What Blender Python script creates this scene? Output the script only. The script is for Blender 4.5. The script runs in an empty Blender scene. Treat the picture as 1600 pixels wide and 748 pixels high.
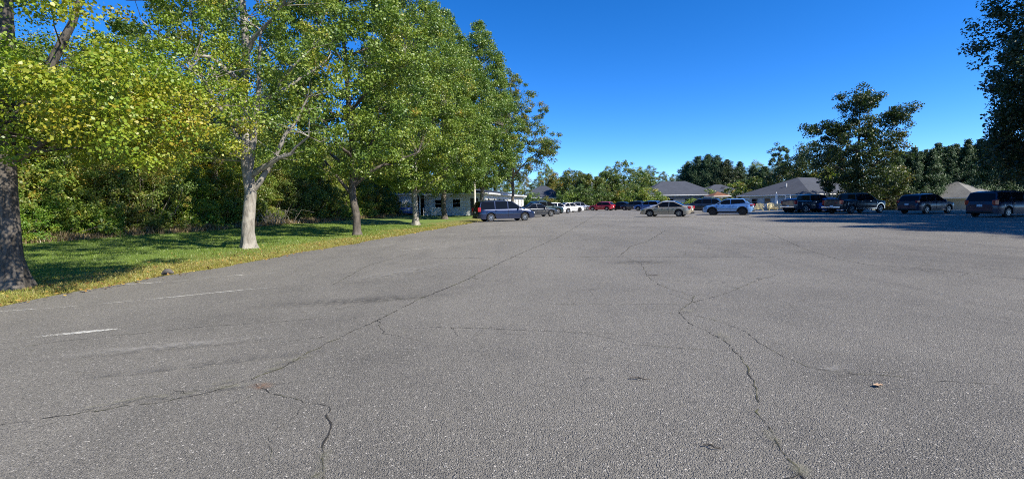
import bpy, math, random
import numpy as np
from mathutils import Vector, Matrix, Euler

# ------------------------------------------------------------------ camera, world, sun, exposure
SC = bpy.context.scene
COL = SC.collection
R = math.radians
F, CX, CY = 740.0, 800.0, 374.0          # focal length and centre in 1600x748 pixels
CAM_H = 1.5
PITCH, ROLL = R(4.37), R(1.0)
cam_d = bpy.data.cameras.new('camera'); cam = bpy.data.objects.new('camera', cam_d); COL.objects.link(cam)
cam_d.sensor_width = 36.0; cam_d.lens = F/1600*36
cam_d.clip_start = 0.05; cam_d.clip_end = 6000
CAM_M = (Matrix.Rotation(math.pi/2-PITCH, 3, 'X') @ Matrix.Rotation(ROLL*-1, 3, 'Z'))
cam.matrix_world = Matrix.Translation((0, 0, CAM_H)) @ CAM_M.to_4x4()
SC.camera = cam

SUN_AZ, SUN_EL = 120.0, 42.0               # azimuth clockwise from +Y (view direction), elevation
world = bpy.data.worlds.new('World'); SC.world = world; world.use_nodes = True
wn = world.node_tree; wn.nodes.clear()
wo = wn.nodes.new('ShaderNodeOutputWorld'); bg = wn.nodes.new('ShaderNodeBackground')
sky = wn.nodes.new('ShaderNodeTexSky'); sky.sky_type = 'NISHITA'; sky.sun_disc = False
sky.sun_elevation = R(SUN_EL); sky.sun_rotation = R(SUN_AZ)
sky.air_density = 0.58; sky.dust_density = 0.0; sky.ozone_density = 4.0; sky.altitude = 0
hs = wn.nodes.new('ShaderNodeHueSaturation'); hs.inputs['Saturation'].default_value = 1.29
hs.inputs['Value'].default_value = 1.0; hs.inputs['Hue'].default_value = 0.5
wn.links.new(sky.outputs[0], hs.inputs['Color']); mx = wn.nodes.new('ShaderNodeMix'); mx.data_type = 'RGBA'; mx.blend_type = 'MULTIPLY'; mx.inputs[0].default_value = 1; mx.inputs[7].default_value = (.85, .92, 1.08, 1)
wn.links.new(hs.outputs[0], mx.inputs[6]); wn.links.new(mx.outputs[2], bg.inputs[0])
bg.inputs[1].default_value = 0.138
wn.links.new(bg.outputs[0], wo.inputs[0])
sd = bpy.data.lights.new('sun', 'SUN'); sd.energy = 5.0; sd.angle = R(0.53); sd.color = (1.0, 0.93, 0.80)
sun = bpy.data.objects.new('sun', sd); COL.objects.link(sun)
sdir = Vector((math.sin(R(SUN_AZ))*math.cos(R(SUN_EL)), math.cos(R(SUN_AZ))*math.cos(R(SUN_EL)), math.sin(R(SUN_EL))))
sun.rotation_euler = sdir.to_track_quat('Z', 'Y').to_euler(); sun.location = (0, 0, 60)
vs = SC.view_settings
vs.view_transform = 'Standard'; vs.look = 'None'; vs.exposure = 0.78; vs.gamma = 1.0; vs.use_curve_mapping = False
SC.render.engine = 'CYCLES'
cy = SC.cycles
cy.use_denoising = False
cy.max_bounces = 6; cy.diffuse_bounces = 3; cy.glossy_bounces = 3; cy.transmission_bounces = 4; cy.transparent_max_bounces = 8
cy.sample_clamp_indirect = 4.0; cy.use_adaptive_sampling = True; cy.adaptive_threshold = 0.01
SC.render.filter_size = 1.1 if hasattr(SC.render, 'filter_size') else 1.5
cy.pixel_filter_type = 'BLACKMAN_HARRIS'; cy.filter_width = 1.0

# ------------------------------------------------------------------ terrain and projection helpers
def sstep(x, a, b):
    t = np.clip((np.asarray(x, float)-a)/(b-a), 0, 1); return t*t*(3-2*t)
def edge_s(x, y): return (-9.6+.172*y) - x          # metres past the asphalt edge, on the lawn side
def H(x, y):
    x = np.asarray(x, float); y = np.asarray(y, float)
    s = edge_s(x, y)
    z = -0.09 + 0.12*sstep(s, .15, .9) + .42*sstep(s, .5, 20)
    z = z - .42*sstep(y, 56.5, 65)*sstep(x, 18, 27)-.45*sstep(y-(49-(x-34)*.8), 1, 10)*sstep(x, 32, 42)
    return z
def gz(x, y): return float(H(x, y))
def ray(u, v):
    d = CAM_M @ Vector(((u-CX)/F, -(v-CY)/F, -1)); return d
def gp(u, v, z=0.0):
    d = ray(u, v); k = (z-CAM_H)/d.z
    return Vector((d.x*k, d.y*k, z))
def at(u, dep, z=None):
    "point at horizontal depth dep under pixel column u"
    hz = 317.5-.0175*(u-800); d = ray(u, hz); k = dep/d.y
    x, y = d.x*k, dep
    return Vector((x, y, gz(x, y) if z is None else z))

# ------------------------------------------------------------------ materials
MATS = {}
class NT:
    def __init__(s, name):
        s.m = bpy.data.materials.new(name); s.m.use_nodes = True; s.t = s.m.node_tree; s.t.nodes.clear()
        s.out = s.n('ShaderNodeOutputMaterial')
    def n(s, t, **k):
        q = s.t.nodes.new(t)
        for a, b in k.items(): setattr(q, a, b)
        return q
    def l(s, a, b): s.t.links.new(a, b)
    def bsdf(s, **k):
        b = s.n('ShaderNodeBsdfPrincipled')
        for a, v in k.items(): b.inputs[a.replace('_', ' ')].default_value = v
        return b
    def pos(s): return s.n('ShaderNodeNewGeometry').outputs['Position']
    def obj(s): return s.n('ShaderNodeTexCoord').outputs['Object']
    def noise(s, vec, scale, detail=3, rough=.5, dist=0):
        q = s.n('ShaderNodeTexNoise'); q.inputs['Scale'].default_value = scale; q.inputs['Detail'].default_value = detail
        q.inputs['Roughness'].default_value = rough; q.inputs['Distortion'].default_value = dist; s.l(vec, q.inputs['Vector']); return q.outputs[0]
    def vor(s, vec, scale, feature='F1', out='Distance', rnd=1):
        q = s.n('ShaderNodeTexVoronoi'); q.feature = feature; q.inputs['Scale'].default_value = scale
        q.inputs['Randomness'].default_value = rnd
        s.l(vec, q.inputs['Vector']); return q.outputs[out]
    def ramp(s, fac, stops, interp='LINEAR'):
        q = s.n('ShaderNodeValToRGB'); e = q.color_ramp.elements; q.color_ramp.interpolation = interp
        while len(e) < len(stops): e.new(.5)
        for i, (p, c) in enumerate(stops):
            e[i].position = p; e[i].color = (c, c, c, 1) if isinstance(c, (int, float)) else (*c, 1)
        s.l(fac, q.inputs[0]); return q.outputs[0]
    def mix(s, f, a, b, mode='MIX'):
        q = s.n('ShaderNodeMix'); q.data_type = 'RGBA'; q.blend_type = mode
        for sock, v in ((q.inputs[0], f), (q.inputs[6], a), (q.inputs[7], b)):
            if isinstance(v, (int, float)): sock.default_value = v if sock.type == 'VALUE' else (v, v, v, 1)
            elif isinstance(v, tuple): sock.default_value = (*v, 1)
            else: s.l(v, sock)
        return q.outputs[2]
    def math(s, op, a, b=0.0, clamp=False):
        q = s.n('ShaderNodeMath'); q.operation = op; q.use_clamp = clamp
        for i, v in enumerate((a, b)):
            if isinstance(v, (int, float)): q.inputs[i].default_value = v
            else: s.l(v, q.inputs[i])
        return q.outputs[0]
    def scalevec(s, vec, sc):
        q = s.n('ShaderNodeVectorMath'); q.operation = 'MULTIPLY'; q.inputs[1].default_value = sc; s.l(vec, q.inputs[0]); return q.outputs[0]
    def bump(s, h, strength=.3, dist=.02):
        q = s.n('ShaderNodeBump'); q.inputs['Strength'].default_value = strength; q.inputs['Distance'].default_value = dist
        s.l(h, q.inputs['Height']); return q.outputs[0]
    def fin(s, b):
        s.l(b.outputs[0], s.out.inputs[0]); return s.m

def mat_plain(name, col, rough=.5, metal=0, coat=0, var=.12, scale=6.0, bump=0):
    if name in MATS: return MATS[name]
    n = NT(name); b = n.bsdf(Roughness=rough, Metallic=metal, Coat_Weight=coat, Coat_Roughness=.04)
    f = n.noise(n.obj(), scale, 4, .6)
    c = n.mix(n.ramp(f, [(.3, 0.0), (.75, 1.0)]), tuple(x*(1-var) for x in col), tuple(min(1, x*(1+var)) for x in col))
    n.l(c, b.inputs['Base Color'])
    if bump: n.l(n.bump(f, bump, .01), b.inputs['Normal'])
    MATS[name] = n.fin(b); return MATS[name]

def mat_paint(name, col, metal=.35, rough=.28, coat=.9):
    if name in MATS: return MATS[name]
    n = NT(name); b = n.bsdf(Roughness=rough, Metallic=metal, Coat_Weight=coat, Coat_Roughness=.05)
    p = n.obj(); z = n.n('ShaderNodeSeparateXYZ'); n.l(p, z.inputs[0])
    dust = n.math('MULTIPLY', n.ramp(n.noise(p, 3.2, 5, .65), [(.35, 0.), (.8, 1.)]), .06)
    low = n.ramp(z.outputs[2], [(.15, .16), (.5, 0.0)])          # road grime on the sills
    c = n.mix(n.math('ADD', dust, low, True), col, (.11, .105, .10))
    n.l(c, b.inputs['Base Color'])
    n.l(n.math('ADD', rough, n.math('MULTIPLY', low, .4)), b.inputs['Roughness'])
    MATS[name] = n.fin(b); return MATS[name]

def mat_leaf(name, cols, trans=.24, rough=.46):
    if name in MATS: return MATS[name]
    n = NT(name)
    a = n.n('ShaderNodeAttribute'); a.attribute_name = 'tint'
    st = [(i/(len(cols)-1), c) for i, c in enumerate(cols)]
    c = n.ramp(a.outputs['Fac'], st)
    b = n.bsdf(Roughness=rough); b.inputs['Specular IOR Level'].default_value = .55
    n.l(c, b.inputs['Base Color'])
    t = n.n('ShaderNodeBsdfTranslucent'); tc = n.mix(1.0, c, (1.25, 1.35, .5), 'MULTIPLY'); n.l(tc, t.inputs[0])
    m = n.n('ShaderNodeMixShader'); m.inputs[0].default_value = trans
    n.l(b.outputs[0], m.inputs[1]); n.l(t.outputs[0], m.inputs[2]); n.l(m.outputs[0], n.out.inputs[0])
    MATS[name] = n.m; return n.m

def mat_bark(name, dark, light, scale=1.0):
    if name in MATS: return MATS[name]
    n = NT(name); p = n.scalevec(n.obj(), (9*scale, 9*scale, 1.6*scale))
    f = n.noise(p, 1.6, 6, .7, .6); g = n.noise(n.obj(), 2.2, 4, .6)
    c = n.mix(n.ramp(f, [(.35, 0.), (.65, 1.)]), dark, light)
    c = n.mix(n.ramp(g, [(.5, 0.), (.62, .55)]), c, tuple(min(1, x*1.35) for x in light))
    b = n.bsdf(Roughness=.9); n.l(c, b.inputs['Base Color']); n.l(n.bump(f, .9, .03), b.inputs['Normal'])
    MATS[name] = n.fin(b); return MATS[name]

def m_asphalt():
    n = NT('asphalt'); p = n.pos()
    big = n.noise(p, .11, 5, .6, .4); mid = n.noise(p, .9, 6, .65, .3); fine = n.noise(p, 22, 4, .7)
    c = n.mix(n.ramp(big, [(.38, 0.), (.62, 1.)]), (.106, .097, .081), (.232, .215, .182))
    c = n.mix(n.ramp(mid, [(.35, 0.), (.7, .6)]), c, (.225, .208, .176))
    # stretched tyre polish and dark stains
    st = n.noise(n.scalevec(p, (1.0, .13, 1)), .9, 4, .6, .8)
    c = n.mix(n.ramp(st, [(.5, 0.), (.72, .5)]), c, (.100, .092, .078))
    c = n.mix(n.ramp(fine, [(.3, .5), (.65, 0.)]), c, (.055, .053, .050))
    # aggregate
    v = n.n('ShaderNodeTexVoronoi'); v.inputs['Scale'].default_value = 105; n.l(p, v.inputs['Vector'])
    sep = n.n('ShaderNodeSeparateColor'); n.l(v.outputs['Color'], sep.inputs[0])
    stone = n.math('MULTIPLY', n.ramp(sep.outputs[0], [(.48, 0.), (.62, .55), (1., 1.)]), n.ramp(v.outputs['Distance'], [(.25, 1.), (.55, 0.)]))
    c = n.mix(stone, c, n.mix(sep.outputs[1], (.22, .20, .18), (.55, .52, .47)))
    v2 = n.n('ShaderNodeTexVoronoi'); v2.inputs['Scale'].default_value = 42; n.l(p, v2.inputs['Vector'])
    sep2 = n.n('ShaderNodeSeparateColor'); n.l(v2.outputs['Color'], sep2.inputs[0])
    st2 = n.math('MULTIPLY', n.ramp(sep2.outputs[0], [(.86, 0.), (.90, .8)]), n.ramp(v2.outputs['Distance'], [(.2, 1.), (.38, 0.)]))
    c = n.mix(st2, c, (.50, .47, .42))
    pit = n.math('MULTIPLY', n.ramp(sep.outputs[2], [(.62, 0.), (.75, .9)]), n.ramp(v.outputs['Distance'], [(.2, 1.), (.6, 0.)]))
    c = n.mix(pit, c, (.02, .019, .018))
    # hairline crazing
    dn = n.n('ShaderNodeVectorMath'); dn.operation = 'ADD'
    nn = n.n('ShaderNodeTexNoise'); nn.inputs['Scale'].default_value = 1.3; nn.inputs['Detail'].default_value = 6; n.l(p, nn.inputs['Vector'])
    n.l(p, dn.inputs[0]); n.l(nn.outputs['Color'], dn.inputs[1])
    cr = n.vor(dn.outputs[0], .42, 'DISTANCE_TO_EDGE')
    crm = n.math('MULTIPLY', n.ramp(cr, [(.0, 1.), (.006, 0.)]), n.ramp(n.noise(p, .35, 3), [(.5, 0.), (.6, .7)]))
    c = n.mix(crm, c, (.045, .042, .038))
    b = n.bsdf(Roughness=.82); n.l(c, b.inputs['Base Color'])
    b.inputs['Specular IOR Level'].default_value = .45; b.inputs['Sheen Weight'].default_value = .06; b.inputs['Sheen Roughness'].default_value = .6
    hgt = n.math('ADD', n.math('MULTIPLY', v.outputs['Distance'], -1.0), n.math('MULTIPLY', fine, .5))
    n.l(n.bump(hgt, .95, .012), b.inputs['Normal'])
    return n.fin(b)

def m_lawn():
    n = NT('lawn'); p = n.pos(); xyz = n.n('ShaderNodeSeparateXYZ'); n.l(p, xyz.inputs[0])
    s = n.math('SUBTRACT', n.math('SUBTRACT', n.math('MULTIPLY', xyz.outputs[1], .172), 9.6), xyz.outputs[0])
    s2 = n.math('ADD', s, n.math('MULTIPLY', n.math('SUBTRACT', n.noise(p, .7, 5, .6), .5), 3.2))
    g = n.mix(n.ramp(n.noise(p, 1.3, 6, .7), [(.3, 0.), (.7, 1.)]), (.105, .180, .026), (.195, .265, .046))
    dry = n.mix(n.ramp(n.noise(p, 5, 5, .7), [(.35, 0.), (.65, 1.)]), (.22, .20, .045), (.27, .19, .07))
    f = n.math('MULTIPLY', n.ramp(n.math('DIVIDE', s2, 10.), [(.05, .8), (.20, .6), (.36, .0)]), 1.0)
    c = n.mix(f, g, dry)
    dirt = n.ramp(n.math('DIVIDE', s, 10.), [(.01, .8), (.05, 0.)])
    c = n.mix(dirt, c, (.12, .09, .06))
    fine = n.noise(p, 40, 3, .7)
    c = n.mix(n.ramp(fine, [(.35, .6), (.6, 0.)]), c, (.03, .055, .010))
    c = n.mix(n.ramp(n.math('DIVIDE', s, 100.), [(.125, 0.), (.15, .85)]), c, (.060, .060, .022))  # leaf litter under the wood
    c = n.mix(n.ramp(n.math('DIVIDE', s, 100.), [(.0, 1.0), (.001, 0.0)]), c, (.13, .125, .07))
    b = n.bsdf(Roughness=.95); n.l(c, b.inputs['Base Color']); n.l(n.bump(fine, .8, .04), b.inputs['Normal'])
    return n.fin(b)

def m_worn_paint(nm, lo):
    n = NT(nm); p = n.pos()
    b = n.bsdf(Roughness=.75); n.l(n.mix(n.noise(p, 9, 5), (.38, .37, .33), (.78, .77, .72)), b.inputs['Base Color'])
    tr = n.n('ShaderNodeBsdfTransparent'); m = n.n('ShaderNodeMixShader')
    a = n.math('ADD', n.math('MULTIPLY', n.noise(p, 1.1, 4), .55), n.math('MULTIPLY', n.noise(p, 38, 3, .8), .6))
    n.l(n.ramp(a, [(lo, 0.), (lo+.1, .9)]), m.inputs[0]); n.l(tr.outputs[0], m.inputs[1]); n.l(b.outputs[0], m.inputs[2])
    n.l(m.outputs[0], n.out.inputs[0]); return n.m

def m_crack():
    n = NT('crack_fill'); p = n.pos()
    b = n.bsdf(Roughness=1.0); c = n.mix(n.ramp(n.noise(p, 3, 4), [(.48, 0.), (.62, 1.)]), (.022, .020, .018), (.085, .085, .04))
    n.l(c, b.inputs['Base Color'])
    tr = n.n('ShaderNodeBsdfTransparent'); m = n.n('ShaderNodeMixShader')
    n.l(n.ramp(n.noise(p, 7, 5, .75), [(.41, 0.), (.50, .95)]), m.inputs[0]); n.l(tr.outputs[0], m.inputs[1]); n.l(b.outputs[0], m.inputs[2])
    n.l(m.outputs[0], n.out.inputs[0]); return n.m

def m_stain(name, col, amt=.5):
    n = NT(name); p = n.pos(); o = n.obj()
    b = n.bsdf(Roughness=.95); b.inputs['Base Color'].default_value = (*col, 1)
    tr = n.n('ShaderNodeBsdfTransparent'); m = n.n('ShaderNodeMixShader')
    ln = n.n('ShaderNodeVectorMath'); ln.operation = 'LENGTH'; n.l(o, ln.inputs[0])
    a = n.math('MULTIPLY', n.ramp(ln.outputs['Value'], [(.2, 1.), (.95, 0.)]), n.ramp(n.noise(p, 9, 5, .75), [(.40, 0.), (.6, amt)]))
    n.l(a, m.inputs[0]); n.l(tr.outputs[0], m.inputs[1]); n.l(b.outputs[0], m.inputs[2])
    n.l(m.outputs[0], n.out.inputs[0]); return n.m

def m_shingle(name, a, bcol):
    if name in MATS: return MATS[name]
    n = NT(name); o = n.obj()
    br = n.n('ShaderNodeTexBrick'); br.inputs['Scale'].default_value = 1.0; br.inputs['Mortar Size'].default_value = .008
    br.inputs['Brick Width'].default_value = .33; br.inputs['Row Height'].default_value = .14
    br.inputs['Color1'].default_value = (*a, 1); br.inputs['Color2'].default_value = (*bcol, 1); br.inputs['Mortar'].default_value = (*[x*.45 for x in a], 1)
    n.l(o, br.inputs['Vector'])
    c = n.mix(n.ramp(n.noise(o, .5, 5, .6), [(.3, .0), (.75, .5)]), br.outputs[0], tuple(x*1.35 for x in bcol))
    b = n.bsdf(Roughness=.9); n.l(c, b.inputs['Base Color']); MATS[name] = n.fin(b); return MATS[name]

def m_siding(name, col):
    if name in MATS: return MATS[name]
    n = NT(name); o = n.obj(); z = n.n('ShaderNodeSeparateXYZ'); n.l(o, z.inputs[0])
    fr = n.math('FRACT', n.math('MULTIPLY', z.outputs[2], 7.0))
    c = n.mix(n.ramp(fr, [(.0, 1.), (.10, 0.)]), col, tuple(x*.6 for x in col))
    c = n.mix(n.ramp(n.noise(o, 1.2, 5, .65), [(.4, 0.), (.8, .3)]), c, tuple(x*.72 for x in col))
    b = n.bsdf(Roughness=.6); n.l(c, b.inputs['Base Color']); n.l(n.bump(fr, .5, .02), b.inputs['Normal']); MATS[name] = n.fin(b); return MATS[name]

GLASS = mat_plain('window_glass', (.006, .007, .009), .06, 0, 0, 0)
GLASS.node_tree.nodes['Principled BSDF'].inputs['Specular IOR Level'].default_value = .2
BLACK = mat_plain('black_plastic', (.012, .012, .013), .55)
RUBBER = mat_plain('tyre_rubber', (.02, .02, .021), .85, bump=.2)
ALLOY = mat_plain('wheel_alloy', (.52, .53, .55), .32, .85)
DARKALLOY = mat_plain('dark_wheel_alloy', (.06, .06, .065), .35, .7)
CHROME = mat_plain('chrome', (.75, .75, .76), .15, 1.0)
REDLENS = mat_plain('red_lamp_lens', (.42, .012, .016), .15, 0, .6)
CLEARLENS = mat_plain('clear_lamp_lens', (.55, .57, .6), .1, .3, .6)
WHITEPL = mat_plain('plate_white', (.7, .7, .72), .5)
WHITETRIM = mat_plain('white_trim', (.78, .78, .76), .55)
GREYTRIM = mat_plain('grey_trim', (.42, .42, .41), .6)
BARK_PALE = mat_bark('pale_grey_bark', (.14, .125, .105), (.34, .315, .27))
BARK_DARK = mat_bark('dark_brown_bark', (.045, .038, .03), (.14, .12, .10))
BARK_MID = mat_bark('mottled_bark', (.07, .058, .045), (.24, .21, .175))

BARK_DARKER = mat_bark('rough_dark_bark', (.035, .030, .024), (.15, .13, .11))
# ------------------------------------------------------------------ object helpers
def tag(o, label=None, cat=None, group=None, kind=None):
    if label: o['label'] = label
    if cat: o['category'] = cat
    if group: o['group'] = group
    if kind: o['kind'] = kind
    return o
def empty(name, loc=(0, 0, 0), rz=0):
    o = bpy.data.objects.new(name, None); COL.objects.link(o); o.location = loc; o.rotation_euler = (0, 0, rz); o.empty_display_size = .3; return o
def copy_tree(o, parent=None):
    c = o.copy(); COL.objects.link(c); c.parent = parent
    for ch in o.children: copy_tree(ch, c)
    return c
class MB:
    def __init__(s): s.v = []; s.f = []; s.mi = []
    def add(s, verts, faces, mi=0):
        b = len(s.v); s.v += [tuple(v) for v in verts]; s.f += [tuple(b+i for i in f) for f in faces]; s.mi += [mi]*len(faces); return s
    def box(s, c, d, rz=0, mi=0, M=None):
        x, y, z = (q/2 for q in d); cs, sn = math.cos(rz), math.sin(rz); vv = []
        for dz in (-z, z):
            for dx, dy in ((-x, -y), (x, -y), (x, y), (-x, y)):
                p = (c[0]+dx*cs-dy*sn, c[1]+dx*sn+dy*cs, c[2]+dz)
                vv.append(M @ Vector(p) if M else p)
        return s.add(vv, [(3, 2, 1, 0), (4, 5, 6, 7), (0, 1, 5, 4), (1, 2, 6, 5), (2, 3, 7, 6), (3, 0, 4, 7)], mi)
    def bar(s, a, b, w, h=None, mi=0):
        "rectangular bar from a to b"
        a, b = Vector(a), Vector(b); h = h or w; d = (b-a).normalized()
        u = d.cross(Vector((0, 0, 1)));  u = Vector((1, 0, 0)) if u.length < 1e-4 else u.normalized(); v = u.cross(d)
        vv = [p+u*i*w/2+v*j*h/2 for p in (a, b) for i, j in ((-1, -1), (1, -1), (1, 1), (-1, 1))]
        return s.add(vv, [(3, 2, 1, 0), (4, 5, 6, 7), (0, 1, 5, 4), (1, 2, 6, 5), (2, 3, 7, 6), (3, 0, 4, 7)], mi)
    def tube(s, pts, rad, n=8, mi=0, cap=True):
        pts = [Vector(p) for p in pts]; b = len(s.v); up = Vector((0, 0, 1))
        for i, p in enumerate(pts):
            d = (pts[min(i+1, len(pts)-1)]-pts[max(i-1, 0)]).normalized()
            u = d.cross(Vector((.31, .95, .02))); u = d.cross(Vector((1, 0, 0))) if u.length < .2 else u
            u.normalize(); w = d.cross(u)
            for k in range(n):
                a = 2*math.pi*k/n; s.v.append(tuple(p+(u*math.cos(a)+w*math.sin(a))*rad[i]))
        for i in range(len(pts)-1):
            for k in range(n):
                k2 = (k+1) % n; s.f.append((b+i*n+k, b+i*n+k2, b+(i+1)*n+k2, b+(i+1)*n+k)); s.mi.append(mi)
        if cap:
            s.f.append(tuple(b+k for k in reversed(range(n)))); s.mi.append(mi)
            s.f.append(tuple(b+(len(pts)-1)*n+k for k in range(n))); s.mi.append(mi)
        return s
    def lathe_y(s, c, prof, n=20, mi=0):
        "profile (radius, y) round an axis along y"
        b = len(s.v)
        for r, y in prof:
            for k in range(n):
                a = 2*math.pi*k/n; s.v.append((c[0]+r*math.cos(a), c[1]+y, c[2]+r*math.sin(a)))
        for i in range(len(prof)-1):
            for k in range(n):
                k2 = (k+1) % n; s.f.append((b+i*n+k, b+(i+1)*n+k, b+(i+1)*n+k2, b+i*n+k2)); s.mi.append(mi)
        return s
    def build(s, name, mats, parent=None, smooth=None, bevel=0):
        me = bpy.data.meshes.new(name); me.from_pydata(s.v, [], s.f)
        for m in (mats if isinstance(mats, (list, tuple)) else [mats]): me.materials.append(m)
        me.polygons.foreach_set('material_index', s.mi)
        if smooth is not None:
            me.polygons.foreach_set('use_smooth', [True]*len(s.f)); me.update(); me.set_sharp_from_angle(angle=R(smooth))
        me.update(); me.validate()
        o = bpy.data.objects.new(name, me); COL.objects.link(o)
        if parent is not None: o.parent = parent
        if bevel:
            m = o.modifiers.new('bevel', 'BEVEL'); m.width = bevel; m.segments = 2; m.limit_method = 'ANGLE'; m.angle_limit = R(35)
        return o
def np_mesh(name, verts, nper, mats, attr=None, parent=None, mi=None):
    "verts (N*nper,3), each consecutive nper form one face"
    me = bpy.data.meshes.new(name); N = len(verts)//nper
    me.vertices.add(len(verts)); me.vertices.foreach_set('co', verts.astype(np.float32).ravel())
    me.loops.add(len(verts)); me.loops.foreach_set('vertex_index', np.arange(len(verts), dtype=np.int32))
    me.polygons.add(N); me.polygons.foreach_set('loop_start', np.arange(0, len(verts), nper, dtype=np.int32))
    for m in (mats if isinstance(mats, (list, tuple)) else [mats]): me.materials.append(m)
    if mi is not None: me.polygons.foreach_set('material_index', mi.astype(np.int32))
    if attr is not None:
        a = me.attributes.new('tint', 'FLOAT', 'FACE'); a.data.foreach_set('value', attr.astype(np.float32))
    me.update(calc_edges=True)
    o = bpy.data.objects.new(name, me); COL.objects.link(o)
    if parent is not None: o.parent = parent
    return o

# ------------------------------------------------------------------ foliage
LEAF6 = np.array([(0, -.5, 0), (.42, -.18, -.10), (.30, .12, -.06), (.0, .58, .05), (-.32, .14, -.06), (-.40, -.20, -.10)])
LEAF4 = np.array([(0, -.55, 0), (.36, 0, -.08), (0, .55, 0), (-.36, 0, -.08)])
LEAFN = np.array([(0, -.6, 0), (.14, 0, 0), (0, .6, 0), (-.14, 0, 0)])
def unit(a): return a/np.maximum(np.linalg.norm(a, axis=1, keepdims=True), 1e-9)
def leaf_verts(P, size, rng, tmpl, outward=None, up=.5, tdir=None):
    N = len(P); n = rng.normal(size=(N, 3)); n[:, 2] += up*1.5
    if outward is not None: n += outward*.9
    n = unit(n)
    t = rng.normal(size=(N, 3)) if tdir is None else tdir+rng.normal(size=(N, 3))*.35
    t = unit(t-n*(t*n).sum(1, keepdims=True)); b = np.cross(n, t)
    s = size*rng.uniform(.65, 1.25, N)[:, None, None]
    V = P[:, None, :]+s*(tmpl[None, :, 0, None]*b[:, None, :]+tmpl[None, :, 1, None]*t[:, None, :]+tmpl[None, :, 2, None]*n[:, None, :])
    return V.reshape(-1, 3)

def clumps_to_leaves(C, rad, per, size, rng, tmpl=LEAF6, base_tint=.5, spread=.12, flat=.7, tint_c=None, up=.5, center=None):
    N = len(C); k = per
    ci = np.repeat(np.arange(N), k)
    d = unit(rng.normal(size=(N*k, 3))); r = rng.uniform(0, 1, N*k)**.5
    off = d*r[:, None]*rad[ci][:, None]; off[:, 2] *= flat
    P = C[ci]+off
    out = d.copy()
    tc = (tint_c if tint_c is not None else base_tint+rng.normal(0, spread, N))
    tint = tc[ci]+rng.normal(0, .09, N*k)
    return leaf_verts(P, size, rng, tmpl, out, up), np.clip(tint, 0, 1)

def crown_points(prof, h0, h1, n, rng, shell=.6, lobes=4, lob_amp=.25):
    "points in a crown of radius prof(t), t in 0..1 from h0 to h1"
    ph = rng.uniform(0, 6.28, lobes*2)
    out = []
    while len(out) < n:
        t = rng.uniform(); a = rng.uniform(0, 2*math.pi); Rr = prof(t)
        if rng.uniform() > (Rr/prof.mx)**1.3+.05: continue
        lob = 1+lob_amp*math.sin(3*a+ph[0]+5*t)*math.sin(7*t+ph[1])+lob_amp*.6*math.sin(5*a+ph[2]-9*t)
        q = rng.uniform()**(.5 if rng.uniform() > shell else .16)
        out.append((math.cos(a)*Rr*lob*q, math.sin(a)*Rr*lob*q, h0+(h1-h0)*t))
    return np.array(out)
class Prof:
    def __init__(s, pts): s.x = [p[0] for p in pts]; s.y = [p[1] for p in pts]; s.mx = max(s.y)
    def __call__(s, t): return float(np.interp(t, s.x, s.y))

def wig(a, b, n, amp, rng):
    a, b = np.array(a, float), np.array(b, float); L = np.linalg.norm(b-a)
    pts = [a+(b-a)*i/n for i in range(n+1)]; o = np.zeros(3)
    for i in range(1, n): o = o*.6+rng.normal(size=3)*amp*L/n; pts[i] = pts[i]+o
    return pts

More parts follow.
